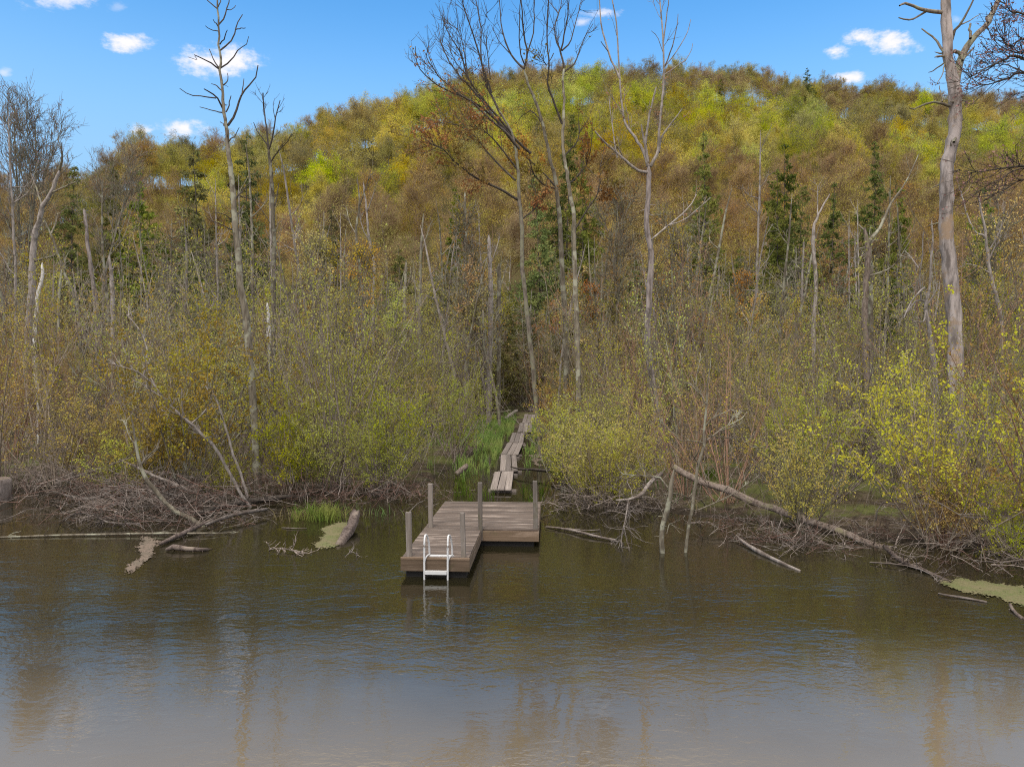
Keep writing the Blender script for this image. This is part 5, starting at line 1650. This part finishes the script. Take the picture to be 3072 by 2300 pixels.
def board(x0, x1, y0, y1, z1, th=.034, mat='deck', name='deck_board'):
    # long axis x; profile in y,z
    bb = .005
    mb = MB()
    prof = [(y0 + bb, z1 - th), (y1 - bb, z1 - th), (y1, z1 - th + bb), (y1, z1 - bb), (y1 - bb, z1), (y0 + bb, z1), (y0, z1 - bb), (y0, z1 - th + bb)]
    v = [(x0, y, z) for y, z in prof] + [(x1, y, z) for y, z in prof]
    mb.v.append(np.array(v, float))
    f = [(i, (i + 1) % 8, (i + 1) % 8 + 8, i + 8) for i in range(8)]
    f += [(0, 3, 2, 1), (0, 7, 4, 3), (4, 7, 6, 5), (8, 9, 10, 11), (8, 11, 12, 15), (12, 13, 14, 15)]
    mb.f.append(np.array(f))
    mb.nv = 16
    cx, cyy = (x0 + x1) / 2, (y0 + y1) / 2
    mb.v[0] = mb.v[0] - np.array([cx, cyy, 0])
    o = obj(name, mb, mat, dock, loc=(cx, cyy, rng.uniform(-.003, .003)), rot=(rng.normal() * .006, rng.normal() * .0012, rng.normal() * .0012), smooth=False)
    return o


bw = .140
y = .0
while y < LEG_L - .02:
    board(.004 + rng.uniform(0, .006), LEG_W - rng.uniform(0, .006), y + .003, y + bw - .004, DZ)
    y += bw
ystart = y
y = ystart
while y < LEG_L + PL_L - .02:
    board(.004 + rng.uniform(0, .006), PL_W - rng.uniform(0, .006), y + .003, y + bw - .004, DZ)
    y += bw
yend = y
FZ0, FZ1 = .13, DZ - .038
obj('front_fascia', MB().box((-.012, -.042, FZ0), (LEG_W + .012, -.004, FZ1 + .004)), 'fascia', dock, smooth=False)
obj('edge_board', MB().box((-.012, -.046, FZ1 + .008), (LEG_W + .012, -.002, DZ + .003)), 'fascia', dock, smooth=False)
obj('side_fascia', MB().box((LEG_W - .030, .0, FZ0), (LEG_W + .008, ystart - .01, FZ1)), 'fasciay', dock, smooth=False)
obj('side_fascia', MB().box((-.010, .0, FZ0), (.028, yend, FZ1)), 'fasciay', dock, smooth=False)
obj('inner_fascia', MB().box((LEG_W + .012, ystart - .040, FZ0 - .005), (PL_W + .008, ystart - .002, FZ1)), 'fascia', dock, smooth=False)
obj('side_fascia', MB().box((PL_W - .030, ystart, FZ0), (PL_W + .008, yend, FZ1)), 'fasciay', dock, smooth=False)
obj('rear_fascia', MB().box((.032, yend - .04, FZ0), (PL_W - .034, yend - .002, FZ1)), 'fascia', dock, smooth=False)
obj('float_block', MB().box((.07, .05, -.15), (LEG_W - .06, ystart - .1, FZ0 + .05)), 'float', dock, smooth=False)
obj('float_block', MB().box((.07, ystart + .05, -.15), (PL_W - .10, yend - .1, FZ0 + .05)), 'float', dock, smooth=False)


def post(x, y, h, r=.047, lean_=(0, 0)):
    """weathered post, slightly waisted, chamfered corners and flat worn top"""
    a = np.radians(np.arange(8) * 45 + 22.5)
    # square with chamfers
    c_ = r * .78
    prof = np.array([(r, -c_), (r, c_), (c_, r), (-c_, r), (-r, c_), (-r, -c_), (-c_, -r), (c_, -r)])
    zs_ = np.array([.135, .2, DZ, DZ + h * .3, DZ + h * .62, DZ + h - .02, DZ + h, DZ + h])
    ss = np.array([1, 1, 1, .97, 1.01, 1.0, .93, .05])
    v = []
    for z_, s_ in zip(zs_, ss):
        for p in prof:
            v.append((p[0] * s_ + lean_[0] * (z_ - DZ), p[1] * s_ + lean_[1] * (z_ - DZ), z_ + (0 if z_ < DZ + h - .03 else rng.normal() * .003)))
    mb = MB()
    mb.v.append(np.array(v))
    idx = np.arange(len(zs_) * 8).reshape(-1, 8)
    nx_ = np.roll(idx, -1, 1)
    mb.f.append(np.stack([idx[:-1], nx_[:-1], nx_[1:], idx[1:]], -1).reshape(-1, 4))
    mb.nv = len(v)
    return obj('post', mb, 'post', dock, loc=(x, y, 0), smooth=False)


post(.13, .055, .80, .049, (-.02, .0))
post(1.115, .06, .80, .042, (-.03, 0))
post(.13, 2.33, .93, .048, (-.01, 0))
post(1.20, 2.20, .985, .046, (-.005, 0))
post(2.36, 2.31, 1.01, .047, (-.015, 0))

# the ladder
lad = empty('swim_ladder', (-1.987, 12.70, 0), -R(3.2))
tag(lad, 'white metal swim ladder hooked over the front end of the dock', 'ladder')
for x in (.43, .85):
    pts = [(x, -.115, -.55), (x, -.115, -.1), (x, -.113, .2), (x, -.108, .45), (x, -.10, .62), (x, -.075, .72), (x, -.02, .765), (x + .01, .06, .755), (x + .02, .12, .70), (x + .03, .17, .60), (x + .035, .21, .48), (x + .035, .225, DZ + .004)]
    q = smooth_line(np.array(pts), 34)
    obj('rail', MB().tubes(q, np.full(34, .0175), 10), 'white', lad)
    pts = [(x + .002, -.098, .30), (x + .012, -.085, .355), (x + .035, -.04, .405), (x + .065, .02, .412), (x + .085, .05, DZ + .012)]
    q = smooth_line(np.array(pts), 14)
    obj('bracket', MB().tubes(q, np.full(14, .013), 8), 'white', lad)
for z in (.13, -.13):
    obj('step', MB().box((.447, -.155, z - .028), (.833, -.075, z + .028)), 'white', lad, smooth=False)
obj('deck_plate', MB().box((.50, .015, DZ + .006), (.93, .095, DZ + .026)), 'white', lad, smooth=False)

# rope
tag(obj('mooring_rope', MB().tubes(smooth_line(np.array([P(1224, 1540, 12.75), P(1240, 1522, 14.5), P(1256, 1508, 16.5), P(1268, 1503, 18.6)]), 12), np.full(12, .008), 6), 'silver'),
    'thin pale rope from the front left dock post to the bank', 'rope')
